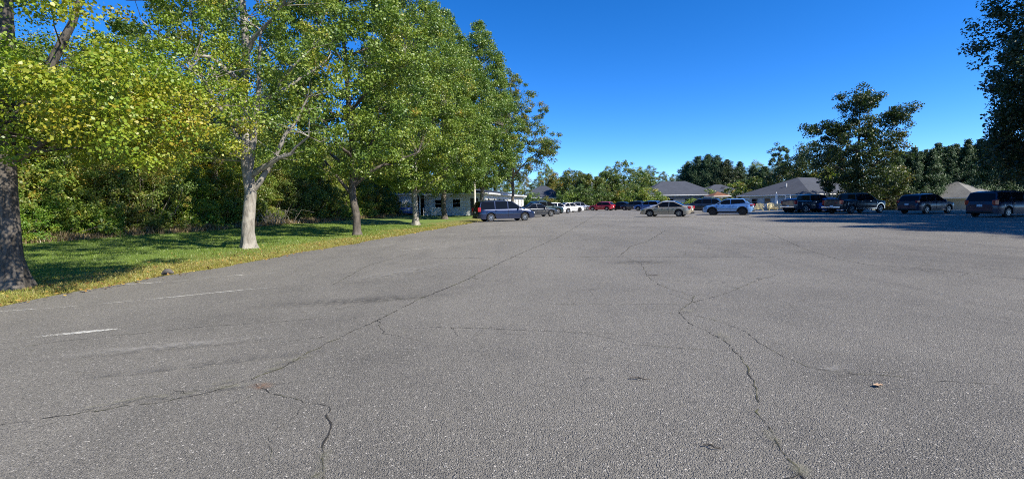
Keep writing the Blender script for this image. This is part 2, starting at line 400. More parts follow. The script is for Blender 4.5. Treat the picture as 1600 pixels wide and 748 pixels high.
def make_tree(name, label, cat, loc, rz=0, height=14, cb=3, prof=None, trunk_r=.22, n_cl=420, cl_r=.62, per=80, leaf=.13, leafm=None, bark=None,
              seed=1, tmpl=LEAF6, limbs=14, lean=(0, 0), group=None, shell=.6, flare=1.7, extra=None, xlimbs=None, base_tint=.5, spread=.13,
              lob=.25, cut=None, top_frac=.92, flat=.7, scale=1, limb_el=.55, tint_grad=None, cropbelow=None, trunk_sides=12):
    rng = np.random.default_rng(seed)
    root = empty(name, loc, rz); tag(root, label, cat, group)
    if scale != 1: root.scale = (scale,)*3
    top = np.array([lean[0], lean[1], height*top_frac]); tp = wig((0, 0, -.15), top, 12, .05, rng); tp[1] = tp[1]*.5+np.array([0, 0, tp[1][2]])*.5
    def tz_at(z): return np.array([np.interp(z, [q[2] for q in tp], [q[k] for q in tp]) for k in (0, 1)]+[z])
    rr = [trunk_r*((1-i/12)**.85)+.015 for i in range(13)]
    mb = MB()
    # flared foot: extra rings with root lobes
    base = [np.array((0, 0, -.15)), np.array((0, 0, .06)), np.array((0, 0, .25)), np.array((0, 0, .6))]
    up0 = tp[1]
    pts = base+[p for p in tp[1:] if p[2] > .8]
    rad = [trunk_r*flare*1.1, trunk_r*flare, trunk_r*(1+(flare-1)*.45), trunk_r*1.06]+[r for p, r in zip(tp[1:], rr[1:]) if p[2] > .8]
    b0 = len(mb.v); mb.tube(pts, rad, trunk_sides)
    ph = rng.uniform(0, 6.28, 3)
    for i in range(3*trunk_sides):
        x, y, z = mb.v[b0+i]; a = math.atan2(y, x); k = 1+(.24-.07*(i//trunk_sides))*math.sin(4*a+ph[0])+.08*math.sin(7*a+ph[1])
        mb.v[b0+i] = (x*k, y*k, z)
    skel = [(p, r) for p, r in zip(tp, rr) if p[2] > cb*.7]
    P = crown_points(prof, cb, height, n_cl, rng, shell, lob_amp=lob)
    ax = np.stack([np.interp(P[:, 2], [0, height], [0, lean[0]/top_frac]), np.interp(P[:, 2], [0, height], [0, lean[1]/top_frac])], 1)
    P[:, :2] += ax
    if extra is not None: P = np.vstack([P, np.array(extra)+rng.normal(size=(len(extra), 3))*.12])
    lm = MB()
    def limb(a, b, r0, n=6, amp=.16):
        pp = wig(a, b, n, amp, rng); rd = [r0*(1-.8*i/n)+.008 for i in range(n+1)]
        lm.tube(pp, rd, 7, cap=False); skel.extend(zip(pp[1:], rd[1:]))
    for (a, b, r0) in (xlimbs or []): limb(tz_at(a[2]), b, r0, 8, .08)
    for i in range(limbs):
        f = (i+.5)/limbs; h = cb*.8+(height*.86-cb*.8)*f**1.15
        k = min(int(h/(height*top_frac)*12), 11); fr = h/(height*top_frac)*12-k
        s0 = tp[k]*(1-fr)+tp[k+1]*fr; a = i*2.399+rng.uniform(-.4, .4)
        tt = min(1, (h-cb)/(height-cb)+.22); Rr = prof(max(0, tt))*rng.uniform(.7, .95)
        e = s0+np.array((math.cos(a)*Rr, math.sin(a)*Rr, Rr*limb_el*rng.uniform(.7, 1.7)))
        if cut is not None and cut(*e): continue
        limb(s0, e, max(.025, np.interp(h, [0, height], [trunk_r*.62, .03])))
    if cut is not None: P = P[[not cut(*p) for p in P]]
    SP = np.array([s[0] for s in skel]); SR = np.array([s[1] for s in skel])
    for c in P:
        d = SP-c; dist = np.linalg.norm(d, axis=1)+np.where(SP[:, 2] > c[2]-.05, 1.5, 0)
        j = int(dist.argmin())
        if .25 < dist[j] < 2.0: lm.tube([SP[j], (SP[j]+c)/2+rng.normal(size=3)*.08, c], [min(SR[j], .018), .010, .004], 3, cap=False)
    trunk = mb.build('trunk', bark, root, smooth=60)
    lb = lm.build('limbs', bark, root, smooth=70)
    tc = base_tint+rng.normal(0, spread, len(P))
    if tint_grad: tc = tc+np.array([tint_grad(*p) for p in P])
    V, t = clumps_to_leaves(P, cl_r*rng.uniform(.6, 1.3, len(P)), per, leaf, rng, tmpl, tint_c=tc, flat=flat)
    np_mesh('crown', V, len(tmpl), leafm, t, root)
    return root

def make_conifer(name, label, cat, loc, height, base_r, leafm, seed, group=None, tiers=26, per=120, cb=.2, size=.2, droop=.25, scale=1, narrow=1.0, upright=False):
    rng = np.random.default_rng(seed); root = empty(name, loc, rng.uniform(0, 6)); tag(root, label, cat, group)
    mb = MB().tube([(0, 0, -.1), (0, 0, height*.5), (0, 0, height*.97)], [height*.018, height*.011, .01], 8); mb.build('trunk', BARK_DARK, root, smooth=60)
    Vs, Ts = [], []
    lm = MB()
    for i in range(tiers):
        t = (i+rng.uniform(0, .6))/tiers; h = cb+(height-cb)*t; r = base_r*(1-t)**narrow*rng.uniform(.75, 1.15)+.10
        nb = int(6+8*(1-t))
        for k in range(nb):
            a = 2*math.pi*k/nb+rng.uniform(-.4, .4); rr = r*rng.uniform(.7, 1.15)
            dz = (rr*.7 if upright else -droop*rr)
            e = np.array((math.cos(a)*rr, math.sin(a)*rr, h+dz))
            s0 = np.array((0, 0, h)); lm.tube([s0, e], [.02, .005], 3, cap=False)
            m = max(8, int(per*(rr/base_r)+14)); q = rng.uniform(.2, 1.05, m)
            w = .10+.16*rr*(1-q*.6)
            P = s0+(e-s0)*q[:, None]+rng.normal(size=(m, 3))*w[:, None]*[1, 1, .6]
            td = unit(np.tile(e-s0, (m, 1)))+np.array((0, 0, .5 if upright else .1))
            Vs.append(leaf_verts(P, size, rng, LEAFN*np.array((1.8, 1, 1)), unit(P-s0+1e-6), .3, td)); Ts.append(np.clip(.5+rng.normal(0, .12)+rng.normal(0, .12, m), 0, 1))
    lm.build('limbs', BARK_DARK, root)
    np_mesh('crown', np.vstack(Vs), 4, leafm, np.concatenate(Ts), root)
    return root

def make_shrub(name, label, loc, w, h, leafm, seed, n_cl=90, per=70, leaf=.1, group=None, cat='shrub', tmpl=LEAF4, cl_r=.3, base_tint=.5, spread=.14, stem=BARK_MID, sy=1, rag=.3):
    rng = np.random.default_rng(seed); root = empty(name, loc, rng.uniform(0, 6)); tag(root, label, cat, group)
    P = []
    while len(P) < n_cl:
        d = rng.normal(size=3); d /= np.linalg.norm(d); d[2] = abs(d[2]); q = rng.uniform()**.3
        k = 1+rag*math.sin(4*math.atan2(d[1], d[0])+seed)*math.cos(5*d[2]+seed)+rng.normal(0, .07)
        P.append((d[0]*w/2*q*k, d[1]*w/2*q*k*sy, .12+d[2]*h*q*k))
    P = np.array(P); mb = MB()
    for c in P[::2]:
        s = np.array((c[0]*.25, c[1]*.25, -.05)); mb.tube([s, (s+c)/2+rng.normal(size=3)*.08, c], [.022, .014, .005], 4, cap=False)
    mb.build('stems', stem, root)
    V, t = clumps_to_leaves(P, cl_r*rng.uniform(.6, 1.3, len(P)), per, leaf, rng, tmpl, base_tint=base_tint, spread=spread, flat=.75)
    np_mesh('foliage', V, len(tmpl), leafm, t, root)
    return root

L_YG = mat_leaf('yellow_green_maple_leaves', [(.065, .130, .012), (.135, .225, .018), (.215, .300, .022), (.310, .310, .025), (.40, .27, .03)])
L_MID = mat_leaf('mid_green_leaves', [(.040, .090, .018), (.088, .160, .028), (.150, .230, .036), (.25, .31, .045), (.38, .25, .04)])
L_DEEP = mat_leaf('deep_green_leaves', [(.024, .058, .014), (.052, .104, .022), (.095, .155, .028), (.17, .215, .04), (.24, .16, .04)])
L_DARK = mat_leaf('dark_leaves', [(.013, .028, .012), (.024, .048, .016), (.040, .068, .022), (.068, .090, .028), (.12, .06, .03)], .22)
L_LIME = mat_leaf('bright_vine_leaves', [(.040, .110, .014), (.075, .180, .020), (.120, .230, .025), (.21, .28, .03), (.30, .26, .04)])
L_AUT = mat_leaf('autumn_leaves', [(.045, .085, .015), (.085, .125, .020), (.160, .170, .025), (.26, .19, .03), (.34, .15, .03)])
L_CON = mat_leaf('conifer_needles', [(.012, .034, .014), (.024, .062, .022), (.040, .088, .028), (.064, .115, .035), (.06, .09, .03)], .12, .6)
L_BRUSH = mat_leaf('dry_brush', [(.10, .07, .04), (.16, .12, .07), (.22, .16, .09), (.26, .20, .10), (.3, .22, .1)], .2)

# ================================================================== THE SETTING
def grid_sheet(name, xs, ys, zf, mat, keep=None):
    X, Y = np.meshgrid(xs, ys); Z = zf(X, Y); nx, ny = len(xs), len(ys)
    v = np.stack([X, Y, Z], -1).reshape(-1, 3)
    i = np.arange(nx*ny).reshape(ny, nx); f = np.stack([i[:-1, :-1], i[:-1, 1:], i[1:, 1:], i[1:, :-1]], -1).reshape(-1, 4)
    me = bpy.data.meshes.new(name); me.from_pydata(v.tolist(), [], f.tolist()); me.materials.append(mat)
    me.polygons.foreach_set('use_smooth', [True]*len(f)); me.update()
    o = bpy.data.objects.new(name, me); COL.objects.link(o); tag(o, kind='structure'); return o
def dense(a, b, c, d, fine, n):
    return np.unique(np.concatenate([a-(np.geomspace(1, a-c+1, n)-1), np.arange(a, b, fine), b+(np.geomspace(1, d-b+1, n)-1)]))
xs = dense(-45, 60, -3000, 3000, .6, 26); ys = dense(-4, 95, -400, 4000, .6, 26)
nrng = np.random.default_rng(3)
def zlawn(X, Y):
    Z = H(X, Y); s = edge_s(X, Y)
    bumpy = .02*np.sin(X*1.7+.3*Y)+.02*np.sin(Y*1.3-.6*X)+.012*np.sin(X*5.1)*np.sin(Y*4.3)
    return Z+bumpy*sstep(s, .8, 2)
grid_sheet('lawn', xs, ys, zlawn, m_lawn())

# the asphalt lot, its grass-side edge slightly ragged
ASPH = m_asphalt()
rg = np.random.default_rng(11)
left = []
for y in np.arange(-14, 88.1, .35):
    j = .10*math.sin(y*1.1)+.07*math.sin(y*2.7+1)+rg.normal(0, .025); left.append((-9.6+.172*y+j, y))
right = [(24, 88), (27, 57), (33.5, 51), (42, 44.2), (60, 36), (75, 34), (75, -14)]
poly = left+right
me = bpy.data.meshes.new('parking_lot'); me.from_pydata([(x, y, 0) for x, y in poly]+[(x, y, -.12) for x, y in poly], [],
    [tuple(reversed(range(len(poly))))]+[(i, (i+1) % len(poly), len(poly)+(i+1) % len(poly), len(poly)+i) for i in range(len(poly))])
me.materials.append(ASPH); me.update()
lot = bpy.data.objects.new('parking_lot', me); COL.objects.link(lot); tag(lot, kind='structure')
# pale concrete walk at the far side with a low kerb
walk = MB().add([(x, y, z) for z in (-.2, .11) for x, y in ((27, 57.02), (33.5, 51.02), (42, 44.22), (60, 36.02), (60.4, 37.1), (42.6, 45.4), (34.2, 52.2), (27.6, 58.2))], [(0, 7, 6, 5, 4, 3, 2, 1)]+[(8, 9, 10, 13, 14, 15), (10, 11, 12, 13)]+[(i, (i+1) % 8, 8+(i+1) % 8, 8+i) for i in range(8)]).build('sidewalk', mat_plain('pale_concrete', (.42, .40, .36), .85, bump=.2))
tag(walk, kind='structure')

def ribbon(mb, pts, wf, z, jit, rng, step=.12):
    P = [pts[0]]
    for a, b in zip(pts[:-1], pts[1:]):
        n = max(1, int((b-a).length/step))
        for i in range(1, n+1): P.append(a+(b-a)*i/n)
    Q = []; o = 0
    for i, p in enumerate(P):
        o = o*.75+rng.normal(0, jit); d = (P[min(i+1, len(P)-1)]-P[max(i-1, 0)]); d.z = 0
        if d.length < 1e-6: continue
        d.normalize(); nrm = Vector((-d.y, d.x, 0)); w = wf(i/len(P))*rng.uniform(.35, 1.5)
        Q.append((p+nrm*(o+w/2), p+nrm*(o-w/2)))
    v = []
    for a, b in Q: v += [(a.x, a.y, z), (b.x, b.y, z)]
    mb.add(v, [(2*i, 2*i+1, 2*i+3, 2*i+2) for i in range(len(Q)-1)])
CR = [
 ([(935, 334), (870, 372), (800, 402), (700, 450), (655, 467)], .035), ([(655, 467), (600, 495), (550, 517), (500, 542), (455, 565), (435, 575), (390, 592)], .020),
 ([(390, 592), (330, 612), (250, 628), (140, 642), (0, 664)], .012), ([(400, 600), (420, 613), (475, 628), (510, 634)], .010),
 ([(515, 634), (518, 660), (512, 690), (508, 720), (501, 752)], .016), ([(640, 513), (680, 511), (730, 512), (800, 515), (850, 517), (905, 519), (960, 521)], .012),
 ([(970, 398), (1002, 412), (1012, 432), (1035, 447), (1085, 463), (1074, 476), (1060, 489), (1080, 505), (1141, 537), (1169, 576), (1180, 609), (1185, 648), (1208, 676), (1225, 704), (1262, 748)], .014),
 ([(1074, 476), (1104, 467), (1135, 458), (1171, 442), (1215, 428)], .015), ([(1060, 489), (1110, 498), (1157, 514), (1191, 537), (1225, 559), (1275, 576), (1331, 584), (1392, 587), (1459, 595), (1560, 600)], .010),
 ([(867, 475), (910, 474), (945, 476), (1060, 475)], .010), ([(640, 404), (800, 402), (967, 401), (1213, 402)], .030), ([(1168, 355), (1213, 369), (1263, 391), (1303, 403), (1358, 414), (1442, 419), (1600, 436)], .022),
 ([(520, 445), (545, 431), (575, 415), (640, 396)], .02), ([(970, 398), (985, 385), (1010, 378), (1040, 360)], .03), ([(900, 352), (1060, 350), (1200, 352)], .04),
 ([(1060, 334), (1130, 347), (1168, 355)], .04), ([(905, 519), (985, 536), (1100, 545)], .008), ([(0, 546), (120, 530), (300, 512), (500, 497)], .010)]
cr = MB(); crr = np.random.default_rng(5)
for pts, w in CR[:16]:
    Q = [gp(u, v) for u, v in pts]
    for _ in range(3):
        i = int(crr.integers(0, len(Q)-1)); a0_ = Q[i].lerp(Q[i+1], float(crr.uniform(.1, .9))); d0 = (Q[i+1]-Q[i]).normalized(); an = float(crr.choice([-1, 1])*crr.uniform(.5, 1.3)); L_ = float(crr.uniform(.25, .9))*(1+a0_.y*.12)
        d1 = Vector((d0.x*math.cos(an)-d0.y*math.sin(an), d0.x*math.sin(an)+d0.y*math.cos(an), 0)); d2 = Vector((d1.x*math.cos(.5)-d1.y*math.sin(.5), d1.x*math.sin(.5)+d1.y*math.cos(.5), 0))
        ribbon(cr, [a0_, a0_+d1*L_*.5, a0_+d1*L_*.5+d2*L_*.5], lambda t, w=w: w*.4*(1-.7*t), .0045, .012, crr, .04)
for pts, w in CR: ribbon(cr, [gp(u, v) for u, v in pts], lambda t, w=w: w*.70, .004, .010, crr, .045)
tag(cr.build('pavement_cracks', m_crack()), kind='structure')
ln = MB(); lf = MB()
for m_, wd, pts in ((lf, .075, [(-120, 499), (0, 487), (110, 479), (210, 470), (320, 459)]), (ln, .065, [(320, 459), (380, 453), (438, 448)]), (ln, .095, [(-260, 557), (-90, 541), (0, 531), (90, 523), (184, 514)]),
            (lf, .07, [(190, 445), (280, 439), (360, 431), (430, 426)]), (lf, .07, [(520, 418), (575, 415)]), (lf, .07, [(560, 396), (640, 390), (700, 386)]), (lf, .08, [(700, 366), (750, 363), (800, 360)])):
    ribbon(m_, [gp(u, v) for u, v in pts], lambda t, wd=wd: wd, .006, .004, crr, .2)
tag(ln.build('stall_lines', m_worn_paint('worn_line_paint', .555)), kind='structure'); tag(lf.build('faded_stall_lines', m_worn_paint('faded_line_paint', .57)), kind='structure')
def stain(u, v, rx, ry, mat, rz=0):
    p = gp(u, v); n = 24
    o = MB().add([(math.cos(2*math.pi*k/n), math.sin(2*math.pi*k/n), 0) for k in range(n)], [tuple(range(n))]).build('pavement_stain', mat)
    o.location = (p.x, p.y, .009+stain.k*.0012); stain.k += 1; o.scale = (rx, ry, 1); o.rotation_euler = (0, 0, rz); tag(o, kind='structure')
stain.k = 0
ST_RED = m_stain('rust_red_stain', (.26, .15, .09), .75); ST_PALE = m_stain('pale_scuff', (.30, .29, .27), .4); ST_DARK = m_stain('dark_oil_stain', (.060, .058, .055), .5); ST_MOSS = m_stain('dry_moss', (.17, .165, .11), .5)
stain(408, 604, .13, .10, ST_RED); stain(230, 580, .16, .10, ST_PALE, .2); stain(640, 546, .16, .11, ST_PALE); stain(1300, 578, .28, .16, ST_PALE)
for (u_, v_, a_, b_) in ((470, 560, .14, .05), (520, 534, .12, .05), (430, 578, .13, .06), (505, 718, .05, .12), (497, 742, .05, .12), (345, 600, .18, .05), (180, 632, .3, .04), (1210, 690, .05, .16), (1250, 738, .07, .1), (1130, 528, .1, .2), (1075, 488, .1, .12)):
    stain(u_, v_, a_, b_, ST_MOSS, .6 if u_ < 480 else 0)
stain(450, 568, .20, .07, ST_MOSS, .6); stain(360, 608, .20, .07, ST_MOSS, .3); stain(270, 622, .22, .06, ST_MOSS, .2)
stain(1000, 410, 1.1, .5, ST_DARK); stain(560, 470, 2.0, .35, ST_DARK, .25); 
stain(640, 425, 2.2, .5, ST_PALE, 1.0); stain(260, 545, 1.3, .18, ST_PALE, .3); stain(330, 570, 1.5, .10, ST_DARK, .35)

# ================================================================== grass, litter
GR = mat_leaf('grass_blades', [(.082, .140, .020), (.140, .220, .032), (.21, .28, .044), (.34, .31, .08), (.36, .25, .08)], .3)
gr = np.random.default_rng(21)
def grass(n, smin, smax, ymin, ymax, hgt):
    y = ymin+(ymax-ymin)*gr.uniform(size=n)**1.6; s = smin+(smax-smin)*gr.uniform(size=n)**1.1; x = -9.6+.172*y-s
    return np.stack([x, y, zlawn(x, y)-.01], 1), s, hgt*gr.uniform(.5, 1.4, n)
P1, s1, h1 = grass(230000, .02, 13, 3, 34, .055); P2, s2, h2 = grass(36000, -.05, .6, 3, 40, .085)
P = np.vstack([P1, P2]); s = np.concatenate([s1, s2]); h = np.concatenate([h1, h2]); N = len(P)
a = gr.uniform(0, 6.28, N); w = .010+.0006*P[:, 1]; d = np.stack([np.cos(a), np.sin(a), 0*a], 1)
lean = np.stack([gr.normal(0, .4, N), gr.normal(0, .4, N), np.ones(N)], 1)*h[:, None]
V = np.stack([P-d*w[:, None]/2, P+d*w[:, None]/2, P+lean], 1).reshape(-1, 3)
nz = np.sin(P[:, 0]*.9+P[:, 1]*.6)+np.sin(P[:, 0]*2.3-P[:, 1]*1.1)
t = np.clip(.30+.45*(1-sstep(s+nz*.5, .5, 3.2))+gr.normal(0, .12, N), 0, 1)
tag(np_mesh('grass', V, 3, GR, t), 'short mown grass along the edge of the asphalt, yellowing', 'grass', kind='stuff')
nl = 3000
y = 4+40*gr.uniform(size=nl)**1.5; s = np.abs(gr.normal(.9, 1.1, nl))-.35; x = -9.6+.172*y-s
P = np.stack([x, y, np.maximum(zlawn(x, y), np.where(s < .1, .004, -1))+.03], 1)
V = leaf_verts(P, .065, gr, LEAF4, None, 2.0)
LIT = mat_leaf('fallen_leaf_litter', [(.16, .08, .035), (.26, .14, .05), (.36, .22, .06), (.42, .30, .07), (.45, .36, .10)], .15)
tag(np_mesh('fallen_leaves', V, 4, LIT, gr.uniform(0, 1, nl)), 'brown and yellow fallen leaves scattered along the lawn edge', 'leaves', kind='stuff')

# ================================================================== THE TREE ROW BY THE LAWN
def E(n, c, r, rng):  # extra clumps round a centre
    return [(c[0]+rng.normal(0, r[0]), c[1]+rng.normal(0, r[1]), c[2]+rng.normal(0, r[2])) for _ in range(n)]
er = np.random.default_rng(77)
p = gp(18, 449, .05)
ex = E(34, (2.2, .8, 3.7), (.8, .8, .5), er)+E(26, (3.7, 1.2, 3.3), (.6, .8, .40), er)+E(26, (.2, .2, 3.3), (.9, .6, .5), er)+E(12, (1.4, .5, 2.9), (.6, .6, .2), er)+E(26, (3.4, -.4, 3.1), (1.0, .7, .4), er)+E(34, (2.5, -1.5, 3.2), (.8, .7, .4), er)
make_tree('maple_tree', 'nearest maple with thick dark flared trunk and low sweeping yellow green boughs', 'tree', (p.x, p.y, 0.02), 0, 12.5, 2.9,
    Prof([(0, 3.2), (.12, 4.3), (.35, 5.0), (.65, 4.0), (.9, 2.0), (1, .5)]), .20, 540, .44, 260, .056, L_YG, BARK_DARKER, 4, LEAF6, 15, (.5, .2), None, .5, 1.45, ex,
    [((0, 0, 2.4), (2.6, .6, 4.0), .065), ((0, 0, 2.6), (3.3, 1.0, 3.6), .045), ((0, 0, 2.9), (2.0, .5, 6.4), .11), ((0, 0, 3.2), (-1.6, 1, 6), .08)], .50, .13,
    cut=lambda x, y, z: x > 3.5 or (z > 4.7 and x > 2.5), trunk_sides=20,
    tint_grad=lambda x, y, z: .12 if (x > 2.2 and z < 3.6) else -.04)
p = gp(389, 389, .05)
make_tree('sweetgum_tree', 'second tree of the row, pale straight trunk forking into open limbs with thin foliage', 'tree', (p.x, p.y, .02), 0, 14, 3.0,
    Prof([(0, 1.8), (.15, 2.9), (.4, 3.2), (.7, 2.7), (.9, 1.6), (1, .4)]), .205, 290, .44, 135, .085, L_MID, BARK_PALE, 12, LEAF6, 11, (.3, .2), None, .55, 1.45, None,
    [((0, 0, 2.0), (2.2, .3, 5.3), .11), ((0, 0, 2.6), (1.0, -.3, 7.4), .13), ((.1, 0, 3.2), (-1.6, .5, 7.5), .10), ((.4, 0, 4.4), (2.4, .4, 7.0), .07)], .56, .14, trunk_sides=18)
p = gp(558, 367, .05)
make_tree('sweetgum_tree', 'third tree of the row, slender dark trunk splitting low below a wide ragged crown', 'tree', (p.x, p.y, .02), 0, 15, 3.0,
    Prof([(0, 2.4), (.2, 3.7), (.45, 3.9), (.7, 3.0), (.9, 1.6), (1, .4)]), .18, 640, .52, 130, .105, L_MID, BARK_DARK, 23, LEAF6, 13, (-.3, 0), None, .6, 1.5, None,
    [((0, 0, 2.0), (-2.2, -.3, 4.9), .09), ((0, 0, 2.3), (1.3, .2, 6.2), .08)], .52, .13)
p = gp(650, 351, .05)
make_tree('sweetgum_tree', 'fourth tree of the row, sunlit grey trunk under a tall dense cone shaped crown', 'tree', (p.x, p.y, .05), 0, 17.5, 2.6,
    Prof([(0, 1.8), (.12, 3.6), (.3, 4.3), (.55, 3.7), (.8, 2.2), (.95, .9), (1, .25)]), .20, 980, .56, 125, .125, L_MID, BARK_PALE, 31, LEAF4, 15, (.1, 0), None, .75, 1.5, None, None, .52, .13, .18)
p = gp(692, 343.5, .05)
make_tree('sweetgum_tree', 'fifth tree of the row, dark trunk beside the white building and pointed green crown', 'tree', (p.x, p.y+1, .08), 1, 20, 2.4,
    Prof([(0, 2.2), (.12, 4.0), (.3, 4.7), (.55, 4.0), (.8, 2.4), (.95, .9), (1, .25)]), .24, 1050, .60, 125, .14, L_MID, BARK_DARK, 41, LEAF4, 15, (0, 0), None, .75, 1.5, None, None, .44, .12, .15)
p = at(752, 52)
make_tree('sweetgum_tree', 'sixth tree of the row, behind the blue minivan, tapering dense crown', 'tree', (p.x, p.y, p.z), 2, 20.5, 3.2,
    Prof([(0, 2.0), (.12, 3.6), (.3, 4.3), (.55, 3.7), (.8, 2.3), (.95, .9), (1, .25)]), .2, 900, .60, 120, .15, L_MID, BARK_MID, 43, LEAF4, 15, (-.3, 0), None, .75, 1.5, None, None, .42, .12, .15)
p = at(800, 64)
make_tree('sweetgum_tree', 'last tree of the row, loose rounded crown with a bough reaching out over the cars', 'tree', (p.x, p.y, p.z), 2, 19, 4.6,
    Prof([(0, 1.6), (.15, 4.2), (.4, 4.6), (.65, 3.8), (.85, 2.3), (1, .5)]), .2, 380, .62, 100, .17, L_DEEP, BARK_DARK, 47, LEAF4, 14, (0, 0), None, .6, 1.5,
    [(x*math.cos(2)+y*math.sin(2), -x*math.sin(2)+y*math.cos(2), z) for x, y, z in E(34, (4.9, 0, 9.0), (.9, 1, 1.0), er)], [((0, 0, 5), (4.6*math.cos(2), -4.6*math.sin(2), 9.2), .1)], .62, .14, .3)

# ================================================================== THE WOOD BEHIND THE LAWN
W = {}
def proto(key, *a, **k):
    W[key] = make_tree('woodland_tree', 'x', 'tree', (0, 0, 0), 0, *a, **k)
proto('a', 15, 1.0, Prof([(0, 2.2), (.25, 3.7), (.5, 3.9), (.8, 2.6), (1, .6)]), .2, 420, .70, 110, .14, L_MID, BARK_MID, 61, LEAF4, 12, base_tint=.58, spread=.17)
proto('b', 12, .5, Prof([(0, 2.0), (.25, 3.2), (.5, 3.2), (.8, 2.0), (1, .5)]), .15, 380, .62, 110, .13, L_YG, BARK_DARK, 62, LEAF4, 10, base_tint=.60, spread=.18)
proto('c', 17, 3.0, Prof([(0, 1.8), (.25, 3.3), (.5, 3.6), (.8, 2.8), (1, .8)]), .2, 360, .72, 100, .15, L_DEEP, BARK_PALE, 63, LEAF4, 14, base_tint=.62, spread=.18, shell=.5)
protos_used = {k: False for k in W}
def wood(key, x, y, sc, rz, label, group, cat='tree', sz=None):
    o = W[key] if not protos_used[key] else copy_tree(W[key]); protos_used[key] = True
    o.location = (x, y, gz(x, y)-.05); o.rotation_euler = (0, 0, rz); o.scale = (sc, sc, sc*(sz or 1)); tag(o, label, cat, group); return o
wr = np.random.default_rng(91)
LAB = {'a': 'mid green broadleaf tree standing in the dense wood behind the lawn', 'b': 'low yellowish green tree at the front of the wood behind the lawn', 'c': 'tall open dark green tree in the wood behind the lawn'}
def wood_x(y): return -9.6+.172*y-13.0
front = 0
for y in np.arange(-1, 66, 4.6):
    k = 'b' if wr.uniform() > .45 else 'a'
    wood(k, wood_x(y)-2.6+wr.uniform(-.8, .8), y+wr.uniform(-1, 1), wr.uniform(.5, .72), wr.uniform(0, 6), LAB[k], 'trees of the wood behind the lawn')
for y in np.arange(2, 78, 6.0):
    k = 'a' if wr.uniform() > .4 else 'c'
    wood(k, wood_x(y)-7.5+wr.uniform(-1.5, 1.5), y+wr.uniform(-1.5, 1.5), wr.uniform(.52, .74), wr.uniform(0, 6), LAB[k], 'trees of the wood behind the lawn')
for y in np.arange(8, 84, 7.0):
    k = 'c' if wr.uniform() > .5 else 'a'
    wood(k, wood_x(y)-14+wr.uniform(-2, 2), y+wr.uniform(-2, 2), wr.uniform(.62, .84), wr.uniform(0, 6), LAB[k], 'trees of the wood behind the lawn')
for row, dx in enumerate((-21, -29, -38)):
    for y in np.arange(-6+row*2, 100, 7.0+row):
        k = 'c' if wr.uniform() > .4 else 'a'; wood(k, wood_x(y)+dx+wr.uniform(-2.5, 2.5), y+wr.uniform(-2.5, 2.5), wr.uniform(.62, .86), wr.uniform(0, 6), LAB[k], 'trees of the wood behind the lawn')
        if row > 0: wood('b', wood_x(y)+dx+wr.uniform(-2.5, 2.5)+3, y+3+wr.uniform(-1.5, 1.5), wr.uniform(.55, .75), wr.uniform(0, 6), LAB['b'], 'trees of the wood behind the lawn')
for i in range(30):
    u = -330+i*32; p = at(u, 88+wr.uniform(-8, 8)); k = ('a', 'b', 'c')[i % 3]; wood(k, p.x, p.y, wr.uniform(.75, .95), wr.uniform(0, 6), 'tree deep inside the wood, glimpsed between nearer trunks', 'trees deep inside the wood')
# second-rank tall tree seen behind the second tree of the row
p = at(346, 31)
make_tree('woodland_tree', 'tall thin trunked tree rising between the first two trees of the row', 'tree', (p.x, p.y, p.z), 0, 15.5, 4.5,
    Prof([(0, 1.5), (.3, 2.6), (.6, 3.0), (.85, 2.0), (1, .5)]), .2, 170, .6, 75, .17, L_DEEP, BARK_DARK, 66, LEAF4, 11, (-1.2, 0), None, .5, 1.4, None,
    [((0, 0, 4), (-2.4, 0, 9.5), .12), ((0, 0, 5), (1.0, 0, 9), .1)], .5, .14)
# shrubs and vines at the foot of the wood
SH = [make_shrub('shrub', 'x', (0, 0, 0), 3.6, 2.3, L_LIME, 101, 150, 110, .085, cl_r=.32, base_tint=.6),
      make_shrub('shrub', 'x', (0, 0, 0), 3.2, 2.8, L_DEEP, 102, 150, 110, .075, cl_r=.32, base_tint=.68),
      make_shrub('shrub', 'x', (0, 0, 0), 3.4, 3.4, L_MID, 103, 150, 110, .09, cl_r=.34, base_tint=.64)]
SHL = ['bright green vine covered shrub at the foot of the wood', 'small leaved dark green shrub at the foot of the wood', 'upright mid green shrub at the foot of the wood']
used = [False]*3
for i, y in enumerate(np.arange(6, 64, 1.75)):
    k = int(wr.choice(3, p=[.55, .2, .25] if y < 30 else [.15, .35, .5])); o = SH[k] if not used[k] else copy_tree(SH[k]); used[k] = True
    x = wood_x(y)+wr.uniform(-1.3, .4); o.location = (x, y, gz(x, y)-.08); o.rotation_euler = (0, 0, wr.uniform(0, 6)); sc = wr.uniform(.55, 1.0); o.scale = (sc, sc, sc*wr.uniform(.6, 1.1))
    tag(o, SHL[k], 'shrub', 'shrubs along the foot of the wood')
for i, y in enumerate(np.arange(4, 66, 2.1)):
    k = int(wr.choice(3, p=[.25, .40, .35])); o = copy_tree(SH[k]); x = wood_x(y)-1.6+wr.uniform(-.8, .6)
    o.location = (x, y, gz(x, y)-.1); o.rotation_euler = (0, 0, wr.uniform(0, 6)); sc = wr.uniform(1.0, 1.5); o.scale = (sc, sc, sc*wr.uniform(1.0, 1.45)); tag(o, SHL[k].replace('shrub', 'tall shrub').replace('at the foot', 'in the thick hedge like front'), 'shrub', 'tall shrubs in front of the wood')
